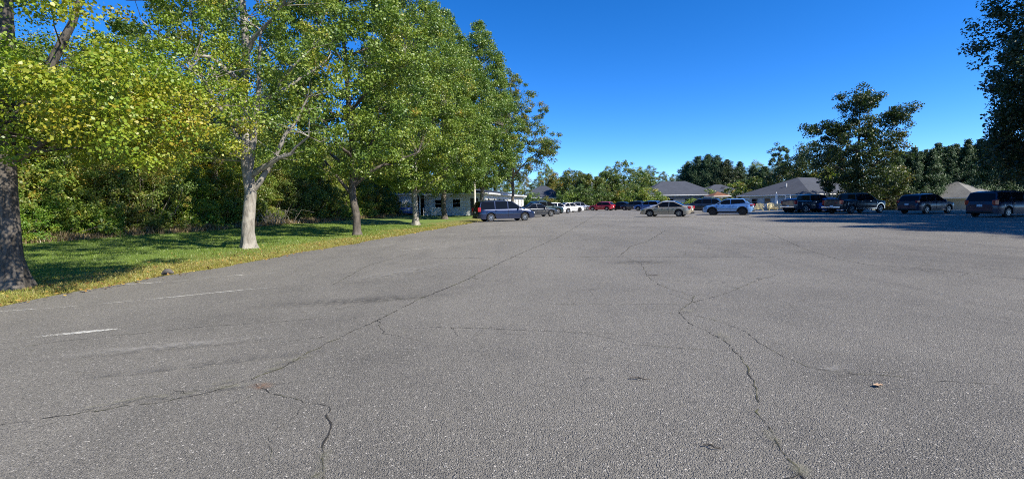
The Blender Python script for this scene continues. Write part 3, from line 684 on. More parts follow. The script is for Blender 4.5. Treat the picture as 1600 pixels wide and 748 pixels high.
# dead brush pile
p = at(312, 32); mb = MB(); br = np.random.default_rng(8)
for i in range(70):
    a = br.uniform(0, 6.28); r = br.uniform(.2, 1.7); h = br.uniform(.3, 1.3); c = (br.normal(0, .7), br.normal(0, .4), 0)
    mb.tube([c, (c[0]+math.cos(a)*r*.4, c[1]+math.sin(a)*r*.4, h*.8), (c[0]+math.cos(a)*r, c[1]+math.sin(a)*r, h*br.uniform(.5, 1.1))], [.02, .013, .005], 4, cap=False)
o = mb.build('brush_pile', mat_bark('bleached_twigs', (.13, .11, .085), (.30, .26, .21))); o.location = (wood_x(p.y)+.7, p.y, p.z); tag(o, 'tangled heap of bare bleached branches at the edge of the wood', 'brush pile')
# dry weeds along the foot of the wood
n = 22000; y = br.uniform(14, 62, n); x = wood_x(y)+br.normal(.6, .45, n); P = np.stack([x, y, zlawn(x, y)], 1); hh = br.uniform(.15, .5, n)*(.5+.5*np.sin(y*.9)**2)
a = br.uniform(0, 6.28, n); d = np.stack([np.cos(a), np.sin(a), 0*a], 1)*.02; lean = np.stack([br.normal(0, .35, n), br.normal(0, .35, n), np.ones(n)], 1)*hh[:, None]
tag(np_mesh('dry_weeds', np.stack([P-d, P+d, P+lean], 1).reshape(-1, 3), 3, L_BRUSH, br.uniform(0, 1, n)), 'dry brown weeds where the lawn meets the wood', 'weeds', kind='stuff')

# ================================================================== BUILDINGS
def hip_roof(root, L, Wd, z, rise, mat, over=.5, hipf=1.0, name='roof', fascia=WHITETRIM, gable=False, off=(0, 0), th=.18, fz=0):
    lx, ly = L/2+over, Wd/2+over; hx = 0 if gable else ly*hipf
    ox, oy = off; rx = max(lx-hx, .01); alongy = Wd > L
    if alongy: ry = max(ly-(0 if gable else lx*hipf), .01); ra, rb = (ox, oy-ry, z+rise), (ox, oy+ry, z+rise)
    else: ra, rb = (ox-rx, oy, z+rise), (ox+rx, oy, z+rise)
    mb = MB().add([(ox-lx, oy-ly, z), (ox+lx, oy-ly, z), (ox+lx, oy+ly, z), (ox-lx, oy+ly, z), ra, rb,
                   (ox-lx, oy-ly, z-.03), (ox+lx, oy-ly, z-.03), (ox+lx, oy+ly, z-.03), (ox-lx, oy+ly, z-.03)],
                  ([(0, 1, 4), (1, 2, 5, 4), (2, 3, 5), (3, 0, 4, 5)] if alongy else [(0, 1, 5, 4), (1, 2, 5), (2, 3, 4, 5), (3, 0, 4)])+[(9, 8, 7, 6), (0, 6, 7, 1), (1, 7, 8, 2), (2, 8, 9, 3), (3, 9, 6, 0)])
    r = mb.build(name, mat, root)
    f = MB(); t = .035
    f.box((ox, oy-ly, z-th/2-.035), (2*lx, t, th)).box((ox, oy+ly, z-th/2-.035), (2*lx, t, th)).box((ox-lx, oy, z-th/2-.035), (t, 2*ly-t-.004, th)).box((ox+lx, oy, z-th/2-.035), (t, 2*ly-t-.004, th))
    f.build('fascia', fascia, r)
    g = MB()
    g.box((ox, oy-ly-.075, z-.10), (2*lx, .11, .10)).box((ox-lx-.075, oy, z-.10), (.11, 2*ly, .10)); g.build('gutter', fascia, r, bevel=.02)
    return r
def wall_box(root, L, Wd, z0, z1, mat, name='walls', off=(0, 0)):
    return MB().box((off[0], off[1], (z0+z1)/2), (L, Wd, z1-z0)).build(name, mat, root)
def window(root, x, y, z, w, h, face, fm=WHITETRIM):
    "face: 'y' faces -y, 'x' faces -x, 'X' faces +x"
    fr = MB(); t = .07; nx = {'y': (0, -1), 'x': (-1, 0), 'X': (1, 0)}[face]; e = .03
    def bx(mb, cu, cz, du, dz, dep, out):
        if face == 'y': mb.box((x+cu, y+nx[1]*out, z+cz), (du, dep, dz))
        else: mb.box((x+nx[0]*out, y+cu, z+cz), (dep, du, dz))
    bx(fr, 0, h/2+t/2, w+2*t, t, .07, e); bx(fr, 0, -h/2-t/2, w+2*t, t, .10, e+.015); bx(fr, -w/2-t/2, 0, t, h-.004, .07, e); bx(fr, w/2+t/2, 0, t, h-.004, .07, e); bx(fr, 0, 0, w-.004, .04, .05, e)
    f = fr.build('window', fm, root)
    pn = MB(); bx(pn, 0, 0, w-.01, h-.01, .02, .012); pn.build('pane', GLASS, f); return f
def door(root, x, y, z0, w, h, face, mat, handle=True):
    d = MB()
    if face == 'y': d.box((x, y-.02, z0+h/2), (w, .06, h))
    else: d.box((x+(-.02 if face == 'x' else .02), y, z0+h/2), (.06, w, h))
    o = d.build('door', mat, root, bevel=.01)
    if handle:
        c = (x+w*.38, y-.09, z0+1.0) if face == 'y' else (x+(-.09 if face == 'x' else .09), y+w*.38, z0+1.0)
        MB().box(c, (.06, .06, .12)).build('handle', CHROME, o)
    return o
LOTA = math.atan(.172)
SH_DARK = m_shingle('charcoal_shingles', (.034, .041, .058), (.050, .058, .076))
SH_GREY = m_shingle('weathered_grey_shingles', (.10, .10, .105), (.14, .14, .14))
SID_W = m_siding('white_siding', (.68, .69, .70)); SID_G = m_siding('pale_grey_siding', (.36, .38, .40)); SID_B = m_siding('grey_blue_siding', (.64, .70, .78))
DARKDOOR = mat_plain('dark_door', (.03, .03, .035), .4)

# long white building behind the tree row: sunlit flank runs away along the lot, front faces the camera
c0 = at(757, 56); rt = empty('white_building', (c0.x, c0.y, gz(c0.x, c0.y)-.0), -LOTA); tag(rt, 'long low white building with dark roof and porch behind the tree row', 'building')
Lw, Wf = 32.0, 7.4
bz = 2.62
wall_box(rt, Wf, Lw, -.3, bz, SID_W, 'walls', (-Wf/2, Lw/2))
r = hip_roof(rt, Wf, Lw, bz+.16, .75, SH_DARK, .55, .5, off=(-Wf/2, Lw/2), gable=True)
for k in range(9): window(rt, 0.0, 2.2+k*3.3, 1.45, 1.0, 1.25, 'X')
door(rt, -.7-.5, 0, .05, .95, 2.05, 'y', DARKDOOR); window(rt, -3.4, 0, 1.55, .9, .9, 'y'); window(rt, -5.6, 0, 1.55, .9, .9, 'y')
MB().tube([(.12, .25, bz), (.12, .25, .1)], [.05, .05], 6).build('downspout', WHITETRIM, rt)
# front wing reaching towards the wood, with a recessed porch
wing = MB(); wing.box((-12.55, .6, (bz-.3)/2), (2.4, 5, bz+.3)); wing.build('wing_walls', SID_B, rt)
wall_box(rt, 4.0, .2, -.3, bz, SID_W, 'porch_back_wall', (-9.35, 2.9))
hip_roof(rt, 7.0, 6.4, bz+.12, .55, SH_DARK, .35, .6, off=(-10.7, 1.9), name='wing_roof')
for xx in (-11.0, -9.2, -7.65): MB().box((xx, -.9, (bz-.3)/2), (.13, .13, bz+.3-.1)).build('porch_post', WHITETRIM, rt)
window(rt, -9.9, 2.79, 1.45, 1.0, 1.2, 'y'); door(rt, -8.4, 2.79, .05, .95, 2.05, 'y', DARKDOOR)
# shed at the far end of the wing
sp = at(627, 58); sh = empty('garden_shed', (sp.x, sp.y, gz(sp.x, sp.y)), -.05); tag(sh, 'pale blue grey shed with low dark roof between the wood and the fourth tree', 'shed')
wall_box(sh, 3.5, 4, -.3, 2.35, SID_B); hip_roof(sh, 3.5, 4, 2.5, .3, SH_DARK, .25, .6)
door(sh, 1.1, -2.0, .0, .8, 1.95, 'y', WHITETRIM)

# far hip roofed house beyond the white cars
hp = at(849, 118); hz_ = empty('hip_roofed_house', (hp.x, hp.y, 0), -LOTA); tag(hz_, 'grey hip roofed house beyond the parked white cars, half hidden by bushes', 'house')
wall_box(hz_, 9.5, 9, -.3, 2.6, SID_W); hip_roof(hz_, 9.5, 9, 2.75, 2.9, SH_DARK, .6, .92)
window(hz_, -2.5, -4.5, 1.5, 1.2, 1.2, 'y'); window(hz_, 2.2, -4.5, 1.5, 1.2, 1.2, 'y')

# wide central house with twin hip roofs
cp = at(1052, 104); ch = empty('twin_roofed_house', (cp.x, cp.y, 0), -.02); tag(ch, 'wide white house with two joined dark hip roofs behind the beige sedan', 'house')
wall_box(ch, 14.5, 10, -.3, 2.5, SID_W); hip_roof(ch, 14.5, 10, 2.65, 3.0, SH_DARK, .8, .95, th=.24)
wall_box(ch, 9.0, 8, -.3, 2.46, SID_W, 'side_walls', (9.6, .8)); hip_roof(ch, 9.0, 8, 2.6, 2.2, SH_DARK, .7, .95, name='side_roof', off=(9.9, .8))
MB().box((1.5, -5.32, 2.05), (17, .10, .55)).build('porch_beam', mat_plain('shaded_grey_beam', (.20, .21, .24), .7), ch)  # shade below the eave is put into this strip's grey
for x_ in (-5.5, -2.2, 1.5, 5.0): window(ch, x_, -5.0, 1.35, 1.3, 1.0, 'y')
MB().box((10.2, -1.3, 4.1), (.7, .3, .18)).build('roof_vent', BLACK, ch)
# small canopy with rust brown roof
kp = at(1121, 84); kc = empty('entrance_canopy', (kp.x, kp.y, 0), .1); tag(kc, 'small rust brown roofed canopy showing above the blue crossover', 'canopy')
hip_roof(kc, 2.6, 2.6, 2.15, .75, m_shingle('rust_brown_shingles', (.13, .055, .03), (.18, .08, .04)), .3, .98)
for a_, b_ in ((-1, -1), (1, -1), (1, 1), (-1, 1)): MB().box((a_*1.15, b_*1.15, .93), (.12, .12, 2.1)).build('post', WHITETRIM, kc)

# grey house with the yard chairs
hc = at(1265, 66); gh = empty('grey_house', (hc.x, hc.y, -.42), R(25)); tag(gh, 'grey sided house with dark hip roof, yard chairs standing along its wall', 'house')
Lx, Ly = 15.0, 11.0; SIDG = m_siding('soft_grey_siding', (.52, .55, .58))
wall_box(gh, Lx, Ly, -.3, 2.35, SIDG, 'walls', (Lx/2, Ly/2)); rg_ = hip_roof(gh, Lx, Ly, 2.5, 2.6, SH_DARK, .5, 1, off=(Lx/2, Ly/2), gable=False)
for yy, ww in ((8.6, .9), (6.4, .9), (2.4, .9)): window(gh, 0, yy, 1.45, ww, 1.0, 'x', GREYTRIM)
window(gh, 3.0, 0, 1.5, 1.2, 1.1, 'y'); door(gh, 5.2, 0, .05, .95, 2.0, 'y', WHITETRIM)
MB().tube([(2.2, 5.0, 3.3), (2.2, 5.0, 4.2)], [.09, .09], 8).build('roof_vent', WHITETRIM, rg_)
MB().box((7.2, 3.2, 4.35), (.8, .5, .14)).build('ridge_vent', BLACK, rg_)
# small garage on the far right
gc = at(1527, 58, 0); gr_ = empty('garage', (gc.x, gc.y, -.82), R(22)); tag(gr_, 'small cream garage with weathered grey roof between the two dark vehicles', 'garage')
wall_box(gr_, 6, 7.5, -.3, 1.95, m_siding('cream_siding', (.60, .60, .54)), 'walls', (3.1, 4.2)); hip_roof(gr_, 6, 7.5, 2.1, 2.0, m_shingle('sun_bleached_shingles', (.13, .13, .125), (.18, .18, .17)), .75, 1, off=(3.1, 4.2), name='roof')
door(gr_, 2.3, .45, .0, 2.4, 1.8, 'y', WHITETRIM, False)

# ================================================================== TREES BEYOND THE LOT
CR_BIG = Prof([(0, 2.6), (.2, 4.4), (.45, 4.6), (.6, 3.7), (.74, 1.9), (.9, 1.3), (1, .6)])
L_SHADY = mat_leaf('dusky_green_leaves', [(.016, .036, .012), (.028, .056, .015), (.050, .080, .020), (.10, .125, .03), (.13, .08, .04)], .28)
p = at(1338, 60)
make_tree('broadleaf_tree', 'big ragged topped tree standing behind the black pickup, its lower right leaves tinted as if sunlit', 'tree', (p.x, p.y, p.z), 0, 15.2, 1.2, CR_BIG, .24, 400, .80, 100, .22, L_SHADY, BARK_DARK, 71, LEAF4, 15,
    (0, 0), None, .7, 1.4, E(34, (3.6, -1, 11.8), (1.1, .8, .55), er)+E(22, (-3.7, .8, 11.0), (.9, .8, .4), er)+E(26, (0, 0, 14.4), (1.2, .9, .6), er), [((0,0,8), (3.6, -1, 11.6), .1), ((0,0,8), (-3.6, .8, 10.8), .1)], .40, .17, .35, tint_grad=lambda x, y, z: .2 if (x > .5 and z < 8.5) else 0, cut=lambda x, y, z: x < -2.9 and z < 6.2)  # tint_grad paints sunlight into the lower right leaves
def btree(lab, u, d, ht, w, mat, seed, cb=1.0, n=300, base=.45, leaf=.26, cat='tree', name='broadleaf_tree', prof=None, per=70, dx=0, lob=.3, group=None, bark=None, clr=None):
    p = at(u, d); k = w/2
    return make_tree(name, lab, cat, (p.x+dx, p.y, p.z), seed % 6, ht, cb, prof or Prof([(0, .6*k), (.2, .95*k), (.5, k), (.75, .75*k), (.93, .4*k), (1, .12*k)]), ht*.014, n, clr or k*.2, per, leaf, mat,
                     bark or BARK_DARK, seed, LEAF4, 12, (0, 0), group, .7, 1.4, None, None, base, .15, lob)
btree('dark rounded tree rising directly behind the grey house roof', 1273, 84, 12.6, 10.5, L_SHADY, 201, n=360, base=.5)
btree('yellowish green leafy tree just behind the right slope of the grey house', 1290, 80, 7.2, 7, L_MID, 202, n=220, base=.62)
btree('dark leafy tree filling the gap between the grey house and the conifers', 1226, 96, 9.2, 8, L_SHADY, 203, n=280, base=.6)
p = at(1215, 104)
make_tree('pine_tree', 'small open topped pine poking above the dark trees', 'pine tree', (p.x, p.y, p.z), 0, 14.3, 9.0, Prof([(0, 1.0), (.3, 2.2), (.7, 2.0), (1, .5)]), .17, 60, .55, 80, .22, L_CON, BARK_DARK, 204, LEAF4, 8, (0, 0), None, .6, 1.3, None, None, .75, .12, .3)
# group of dense conifers in the middle distance
for i, (u, d, ht, r, lab) in enumerate([(1074, 118, 11.4, 4.1, 'outermost dark conifer at the shaded end of the conifer clump'), (1090, 116, 13.0, 4.1, 'tall dark conifer, second in the clump above the twin roofs'), (1106, 115, 13.3, 4.1, 'tallest green conifer in the middle of the clump'),
        (1120, 114, 12.9, 4.1, 'tall conifer just past the tallest of the clump'), (1135, 112, 11.6, 4.1, 'shorter sunlit conifer sloping down from the clump'), (1155, 112, 11.2, 2.6, 'narrow spire shaped conifer beside the clump'),
        (1176, 112, 10.0, 3.2, 'low dark conifer beyond the pale leafy shrub'), (1194, 110, 9.8, 3.2, 'dark conifer next to the small open pine')]):
    p = at(u, d); make_conifer('conifer_tree', lab, 'conifer', (p.x, p.y, p.z), ht, r, L_CON if i != 4 else L_DARK, 300+i, 'conifers in the middle distance', 34, 300, .3, .20, narrow=.66, upright=True)
btree('airy pale green young tree in front of the conifers', 1150, 92, 5.9, 5.2, L_MID, 205, cb=.8, n=150, base=.62, per=60, leaf=.2)
btree('pale tufted small tree at the foot of the conifer clump', 1106, 100, 4.6, 5, L_MID, 206, cb=.8, n=110, base=.6, per=60, leaf=.2)
btree('leafy shrub like tree at the corner of the grey house', 1180, 88, 6.5, 5, L_DEEP, 207, n=140, base=.6, leaf=.2)
# evergreen screen on the right
EV = []; er2 = np.random.default_rng(55)
for i in range(24):
    u = 1398+i*9.2; p = at(u, 63.5+(i % 3)*1.3+er2.uniform(-.4, .4)); ht = 7.9+1.8*min(1, i/12)+er2.uniform(-.7, .6)
    if i < 3:
        EV.append(make_conifer('evergreen_tree', 'dark feathery evergreen in the tall screen on the lot edge', 'evergreen', (p.x, p.y, p.z), 8.5, 2.0, L_CON, 320+i, 'dark evergreens screening the lot edge', 34, 300, .1, .17, narrow=.85, upright=True))
    else:
        c = copy_tree(EV[i % 3]); c.location = (p.x, p.y, p.z); c.rotation_euler = (0, 0, i*1.3); c.scale = (1, 1, ht/8.5)
btree('round dark bush at the foot of the evergreen screen behind the dark crossover', 1402, 60, 3.6, 4, L_DARK, 209, cb=.2, n=90, base=.6, leaf=.18, cat='bush', name='bush')
# large dark trees down the right side, shading the lot
DK = Prof([(0, 3.2), (.15, 5.2), (.4, 6.0), (.65, 5.0), (.88, 2.8), (1, .8)])
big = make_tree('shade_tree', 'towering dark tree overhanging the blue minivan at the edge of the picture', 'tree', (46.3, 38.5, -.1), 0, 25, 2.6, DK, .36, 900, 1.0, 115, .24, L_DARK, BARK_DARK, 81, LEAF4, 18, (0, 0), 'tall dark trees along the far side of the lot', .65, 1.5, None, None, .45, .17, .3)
for (x, y, sc, rz) in ((43, 28, .92, 2.1), (40, 20, .9, 4.0), (39, 12, .88, 1.0), (39, 4, .86, 5.0), (76, 62, 1.1, 0.4)):  # last copy is out of view, added to shade the evergreen screen
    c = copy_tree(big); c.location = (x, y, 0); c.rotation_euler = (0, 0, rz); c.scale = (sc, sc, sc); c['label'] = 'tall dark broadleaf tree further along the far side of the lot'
# centre: bushes and trees at the end of the lot
btree('yellow green round crowned tree at the end of the lot beyond the white cars', 897, 112, 9.4, 9, L_AUT, 211, n=300, base=.34)
btree('brownish autumn tree left of the yellow green one over the hip roof', 868, 128, 9.2, 8, L_AUT, 212, n=220, base=.55)
btree('olive green tree beside the short pale post', 920, 106, 7.6, 7, L_AUT, 213, n=240, base=.25)
btree('tallest airy topped tree above the red car', 975, 112, 11.6, 8.5, L_DEEP, 214, cb=1.5, n=200, base=.6, lob=.5, per=60)
btree('dark green tree between the pale post and the airy tree', 947, 112, 8.8, 7, L_DEEP, 215, n=240, base=.45)
btree('dark tree behind the low bush beside the twin roofed house', 1006, 118, 8.6, 8, L_DEEP, 216, n=240, base=.5)
btree('low wide tree with broad pale leaves beside the twin roofed house', 1012, 92, 4.4, 6.2, L_MID, 217, cb=.5, n=170, base=.58, leaf=.2)
btree('small round dark green tree behind the far dark cars', 985, 96, 5.4, 6, L_DEEP, 218, cb=.4, n=170, base=.55, leaf=.2)
for i, (u, d, w, h, m, lab) in enumerate([(884, 92, 5, 3.4, L_MID, 'leafy bush behind the far white car'), (902, 93, 5.5, 4.2, L_DEEP, 'dark hedge like bush at the end of the lot beside the white car'), (920, 93, 6, 4.4, L_DEEP, 'dense bush directly behind the red car bonnet'),
        (940, 94, 6, 4.2, L_DEEP, 'wide dark bush behind the red car'), (960, 94, 5, 3.6, L_AUT, 'rusty green bush behind the red car tail'), (978, 93, 5, 3.6, L_MID, 'green bush behind the far black car'), (998, 92, 5, 3.0, L_DEEP, 'low dark bush beside the small blue car'),
        (832, 100, 4, 2.9, L_MID, 'bright bush in front of the hip roofed house'), (858, 98, 6, 2.3, L_AUT, 'low yellowish bush under the eave of the hip roofed house'), (1085, 90, 5, 2.0, L_MID, 'low bush by the twin roofed house porch')]):
    p = at(u, d); make_shrub('bush', lab, (p.x, p.y, p.z), w, h, m, 400+i, 120, 60, .2, cat='bush', cl_r=.55, base_tint=.45)
# distant wood line
for i in range(34):
    u = 560+i*17+wr.uniform(-5, 5); d = 150+wr.uniform(-8, 14); p = at(u, d); k = ('a', 'b', 'c')[i % 3] if u < 1010 else 'c'
    c = copy_tree(W[k]); c.location = (p.x, p.y, 0); c.scale = [(.70 if u > 790 else .95)*wr.uniform(.85, 1.15)]*3; c.rotation_euler = (0, 0, wr.uniform(0, 6)); tag(c, 'distant tree in the woodland on the skyline beyond the houses', 'tree', 'distant trees on the skyline')
    for ch in c.children:
        if ch.name.startswith('crown') and u < 1010:
            ch.data = ch.data.copy(); ch.data.materials[0] = (L_AUT, L_DEEP, L_MID)[i % 3] if u > 770 else L_DEEP
for i in range(12):
    u = 1180+i*38; p = at(u, 125+wr.uniform(-6, 6)); c = copy_tree(W['a']); c.location = (p.x, p.y, 0); c.scale = [.72*wr.uniform(.85, 1.1)]*3; c.rotation_euler = (0, 0, wr.uniform(0, 6)); tag(c, 'distant tree in the woodland on the skyline beyond the houses', 'tree', 'distant trees on the skyline')

# ================================================================== POLES
p = at(742, 49)
po = MB().tube([(0, 0, -.2), (0, 0, 3), (0, 0, 6.6)], [.12, .11, .09], 12).build('utility_pole', mat_bark('bleached_pole_wood', (.42, .39, .33), (.66, .62, .54), .5), smooth=60)
po.location = p; tag(po, 'bare pale wooden utility pole rising behind the tail of the blue minivan', 'pole')
p = at(925, 98); lp = empty('lamp_post', p); tag(lp, 'thin pale lamp post standing among the bushes beyond the red car', 'lamp post')
MB().tube([(0, 0, -.1), (0, 0, 5.3)], [.06, .045], 8).build('post', WHITETRIM, lp, smooth=50); MB().box((0, 0, 5.38), (.4, .22, .12)).build('lamp_head', GREYTRIM, lp, bevel=.02)

# ================================================================== CARS
def lerp_prof(pts, x):
    return float(np.interp(x, [p[0] for p in pts], [p[1] for p in pts]))
def make_car(name, label, cat, loc, theta, paint, spec, group='vehicles parked round the lot', rims=ALLOY, trim=None, plate=True, z=0):
    S = spec; L, Wd = S['L'], S['W']; w = Wd/2; wb = S['wb']; rw = S['r']; xf, xr = S['xf'], S['xf']-wb; zr = S['sill']
    root = empty(name, (loc[0], loc[1], z), theta); tag(root, label, cat, group)
    top = S['top']              # (x, z) of the hood / belt / deck line from tail to nose
    x0, x1 = -L/2, L/2; arch = rw+.075
    sx = sorted(set([round(v, 3) for v in list(np.linspace(x0, x1, 33))+[c+arch*math.sin(a) for c in (xf, xr) for a in np.linspace(-math.pi/2, math.pi/2, 13)]+[p[0] for p in top]]))
    mb = MB(); rings = []
    for x in sx:
        t = abs(x)/(L/2); e = max(0, (t-.80)/.20)
        ww = w*(1-.26*e**2.4); zt = lerp_prof(top, x)
        low = zr+ (.10*e**2)
        zb = low
        for c in (xf, xr):
            if abs(x-c) < arch: zb = max(zb, rw+math.sqrt(max(0, arch**2-(x-c)**2)))
        zb = min(zb, zt-.10); sh = min(S['belt'], zt-.035); sh = max(sh, zb+.05); mid = max(zb+.02, min(.55*S['belt']+.05, sh-.02)); iw = w-.30
        crown = .035 if S.get('crown', 1) else 0
        ring = [(0, low+.02), (iw, low+.02), (iw, max(low+.02, zb)), (ww*.965, zb), (ww, mid), (ww*.985, sh-.05 if sh-.05 > mid else sh-.01), (ww*.955, sh), (ww*.80, zt), (0, zt+crown)]
        rings.append([(x, y, z_) for y, z_ in ring]+[(x, -y, z_) for y, z_ in reversed(ring[1:-1])])
    n = len(rings[0]); V = [v for r_ in rings for v in r_]; Fs = []; mi = []
    for i in range(len(rings)-1):
        for k in range(n):
            k2 = (k+1) % n; Fs.append((i*n+k, i*n+k2, (i+1)*n+k2, (i+1)*n+k))
            kk = min(k, n-1-k); dark = kk <= 2
            if S.get('clad') and kk == 3 and False: dark = True
            mi.append(1 if dark else 0)
    Fs += [tuple(range(n)), tuple(reversed([(len(rings)-1)*n+k for k in range(n)]))]; mi += [0, 0]
    mb.v = V; mb.f = [tuple(reversed(f)) for f in Fs]; mb.mi = mi
    body = mb.build('body', [paint, BLACK], root, smooth=38)
    # cabin
    cab = S['cab']; zb_, zt_ = cab[0][1], max(p[1] for p in cab)
    def yw(z): t = (z-zb_)/(zt_-zb_); return w*(.925-.185*max(0, t)**1.15)
    cv = []; m = len(cab)
    for x, z_ in cab:
        yy = yw(z_); cr_ = .035 if z_ > zb_+.2 else 0; cv += [(x, -yy, z_-.02 if cr_ else z_), (x, -yy*.72, z_+cr_*.55), (x, 0, z_+cr_), (x, yy*.72, z_+cr_*.55), (x, yy, z_-.02 if cr_ else z_)]
    cf = [(i*5+k, i*5+k+1, (i+1)*5+k+1, (i+1)*5+k) for i in range(m-1) for k in range(4)]+[tuple(i*5 for i in range(m)), tuple(i*5+4 for i in reversed(range(m)))]
    MB().add(cv, cf).build('cabin', paint, root, smooth=35, bevel=.025)
    # glass: polyline helper for the front slope and rear slope
    i_f, i_r = S['wind'], S['back']      # (index lower, index upper) in cab of the windscreen and of the rear screen
    def slope(i2, z_): a, b = cab[i2[0]], cab[i2[1]]; return a[0]+(b[0]-a[0])*(z_-a[1])/(b[1]-a[1]+1e-6)
    z0g, z1g = S['belt']+.035, zt_-.085
    for sg in (-1, 1):
        for (xa, xb) in S['glass']:
            def pt(x, z_, o): return (x, sg*(yw(z_)+o), z_)
            xa0, xa1 = (slope(i_r, z0g)+.10, slope(i_r, z1g)+.08) if xa is None else (xa, xa+.02)
            xb0, xb1 = (slope(i_f, z0g)-.10, slope(i_f, z1g)-.10) if xb is None else (xb, xb)
            if S.get('kick') and xa is None: xa0 += .30; 
            q = [pt(xa0, z0g+(.10 if S.get('kick') and xa is None else 0), .012), pt(xb0, z0g, .012), pt(xb1, z1g, .012), pt(xa1, z1g, .012)]; q2 = [(x, y-sg*.03, z_) for x, y, z_ in q]
            MB().add(q+q2, [(0, 1, 2, 3) if sg < 0 else (3, 2, 1, 0), (0, 4, 5, 1), (1, 5, 6, 2), (2, 6, 7, 3), (3, 7, 4, 0)]).build('side_window', GLASS, root)
    for nm, ii, sgn in (('windscreen', i_f, 1), ('rear_window', i_r, -1)):
        a, b = cab[ii[0]], cab[ii[1]]; dv = Vector((b[0]-a[0], 0, b[1]-a[1])); nv = Vector((dv.z*sgn, 0, -dv.x*sgn)).normalized()
        if nv.z < 0: nv = -nv
        qs = []
        for t in (.08, .90):
            z_ = a[1]+(b[1]-a[1])*t; x = a[0]+(b[0]-a[0])*t; yy = yw(z_)-.09
            for f_ in (-1, -.7, 0, .7, 1): qs.append(Vector((x, yy*f_, z_))+nv*(.014+(.035*min(1, (z_-a[1])/.2)*(1-abs(f_)**3) if True else 0)))
        fs = [(k, k+1, k+6, k+5) for k in range(4)]
        if sgn < 0: fs = [tuple(reversed(f)) for f in fs]
        MB().add(qs, fs).build(nm, GLASS, root, smooth=60)
    # wheels
    for c in (xf, xr):
        for sg in (-1, 1):
            yo = sg*(w-.125); tw = .205
            ty = MB().lathe_y((c, yo, rw), [(rw*.60, -tw/2), (rw*.93, -tw/2), (rw, -tw/2+.03), (rw, tw/2-.03), (rw*.93, tw/2), (rw*.60, tw/2)], 24).build('wheel', RUBBER, root, smooth=50)
            rim = MB(); ys = sg*(tw/2+.004)
            rim.lathe_y((c, yo, rw), [(rw*.60, ys), (rw*.56, ys), (rw*.54, ys-sg*.05)], 24)
            for k in range(S.get('spokes', 5)):
                a = 2*math.pi*k/S.get('spokes', 5)+.3; ca, sa = math.cos(a), math.sin(a)
                rim.bar((c+ca*rw*.08, yo+ys-sg*.012, rw+sa*rw*.08), (c+ca*rw*.57, yo+ys-sg*.012, rw+sa*rw*.57), rw*.17, .03)
            rim.lathe_y((c, yo, rw), [(rw*.16, ys-sg*.03), (rw*.15, ys+sg*.004), (.001, ys+sg*.01)], 12)
            rim.build('rim', rims, ty, smooth=40)
            MB().lathe_y((c, yo, rw), [(rw*.55, ys-sg*.06), (.01, ys-sg*.06)], 20).build('spoke_gap_shade', mat_plain('wheel_shadow_gap', (.03, .03, .03), .7), ty)  # dark disc painted in for the shade behind the spokes
    # lamps, bumpers, grille, plates, mirrors, handles
    zh = lerp_prof(top, x1-.22)-.12
    for sg in (-1, 1):
        MB().box((x1-.13, sg*w*.62, zh-.02), (.22, w*.34, .13), rz=-sg*.38).build('headlight', CLEARLENS, root, bevel=.03)
        zt2 = S.get('tz', S['belt']-.13); th = S.get('th', .2)
        MB().box((x0+.12, sg*(w*.80), zt2), (.26, w*.22, th), rz=sg*.26).build('taillight', REDLENS, root, bevel=.03)
        mx = cab[i_f[0]][0]-.42
        MB().box((mx, sg*(w+.07), S['belt']+.07), (.11, .20, .14)).build('mirror', trim if trim else paint, root, bevel=.03)
        for hx in S['handles']: MB().box((hx, sg*(w*.985+.008), S['belt']-.10), (.17, .03, .03)).build('door_handle', paint if not S.get('chrome') else CHROME, root)
        sm = MB()
        for hx in S['seams']: sm.box((hx, sg*(w*.992), (S['belt']+zr)/2+.06), (.012, .028, (S['belt']-zr)*.72))
        sm.box(((xf+xr)/2, sg*(w*.995), S['belt']*.56), (wb-2*arch-.05, .022, .03)); sm.build('door_seams', BLACK, root)
    MB().box((x1-.03, 0, zh-.05), (.10, w*.75, .12)).build('grille', BLACK, root, bevel=.02)
    MB().box((x1-.02, 0, zr+.13), (.14, Wd*.72, .13)).build('front_bumper_intake', BLACK, root, bevel=.03)
    MB().box((x0+.03, 0, zr+.14), (.16, Wd*.74, .15)).build('rear_bumper', S.get('bump', BLACK), root, bevel=.04)
    if plate: MB().box((x0-.005, 0, S.get('pz', S['belt']-.22)), (.025, .31, .16)).build('rear_plate', WHITEPL, root)
    if S.get('clad'):
        for c in (xf, xr):
            for sg in (-1, 1):
                q = []
                for k in range(13):
                    a = math.pi*k/12-.12+.24*k/12-.0
                    for rr_ in (arch-.01, arch+.075): q.append((c+math.cos(a)*rr_, sg*(w+.006), max(zr+.02, rw+math.sin(a)*rr_)))
                v2 = [(x, y-sg*.06, z_) for x, y, z_ in q]; m_ = len(q)
                MB().add(q+v2, [(2*k, 2*k+1, 2*k+3, 2*k+2) for k in range(12)]+[(2*k+1, m_+2*k+1, m_+2*k+3, 2*k+3) for k in range(12)]).build('arch_trim', S['clad'], root)
        for sg in (-1, 1): MB().box(((xf+xr)/2, sg*(w-.03), zr+.06), (wb-2*arch+.02, .10, .15)).build('sill_trim', S['clad'], root, bevel=.02)
    if S.get('rails'):
        for sg in (-1, 1): MB().tube([(S['rails'][0], sg*w*.66, zt_-.0), (S['rails'][0]+.15, sg*w*.66, zt_+.075), (S['rails'][1]-.15, sg*w*.66, zt_+.075), (S['rails'][1], sg*w*.66, zt_)], [.018]*4, 6).build('roof_rail', BLACK, root)
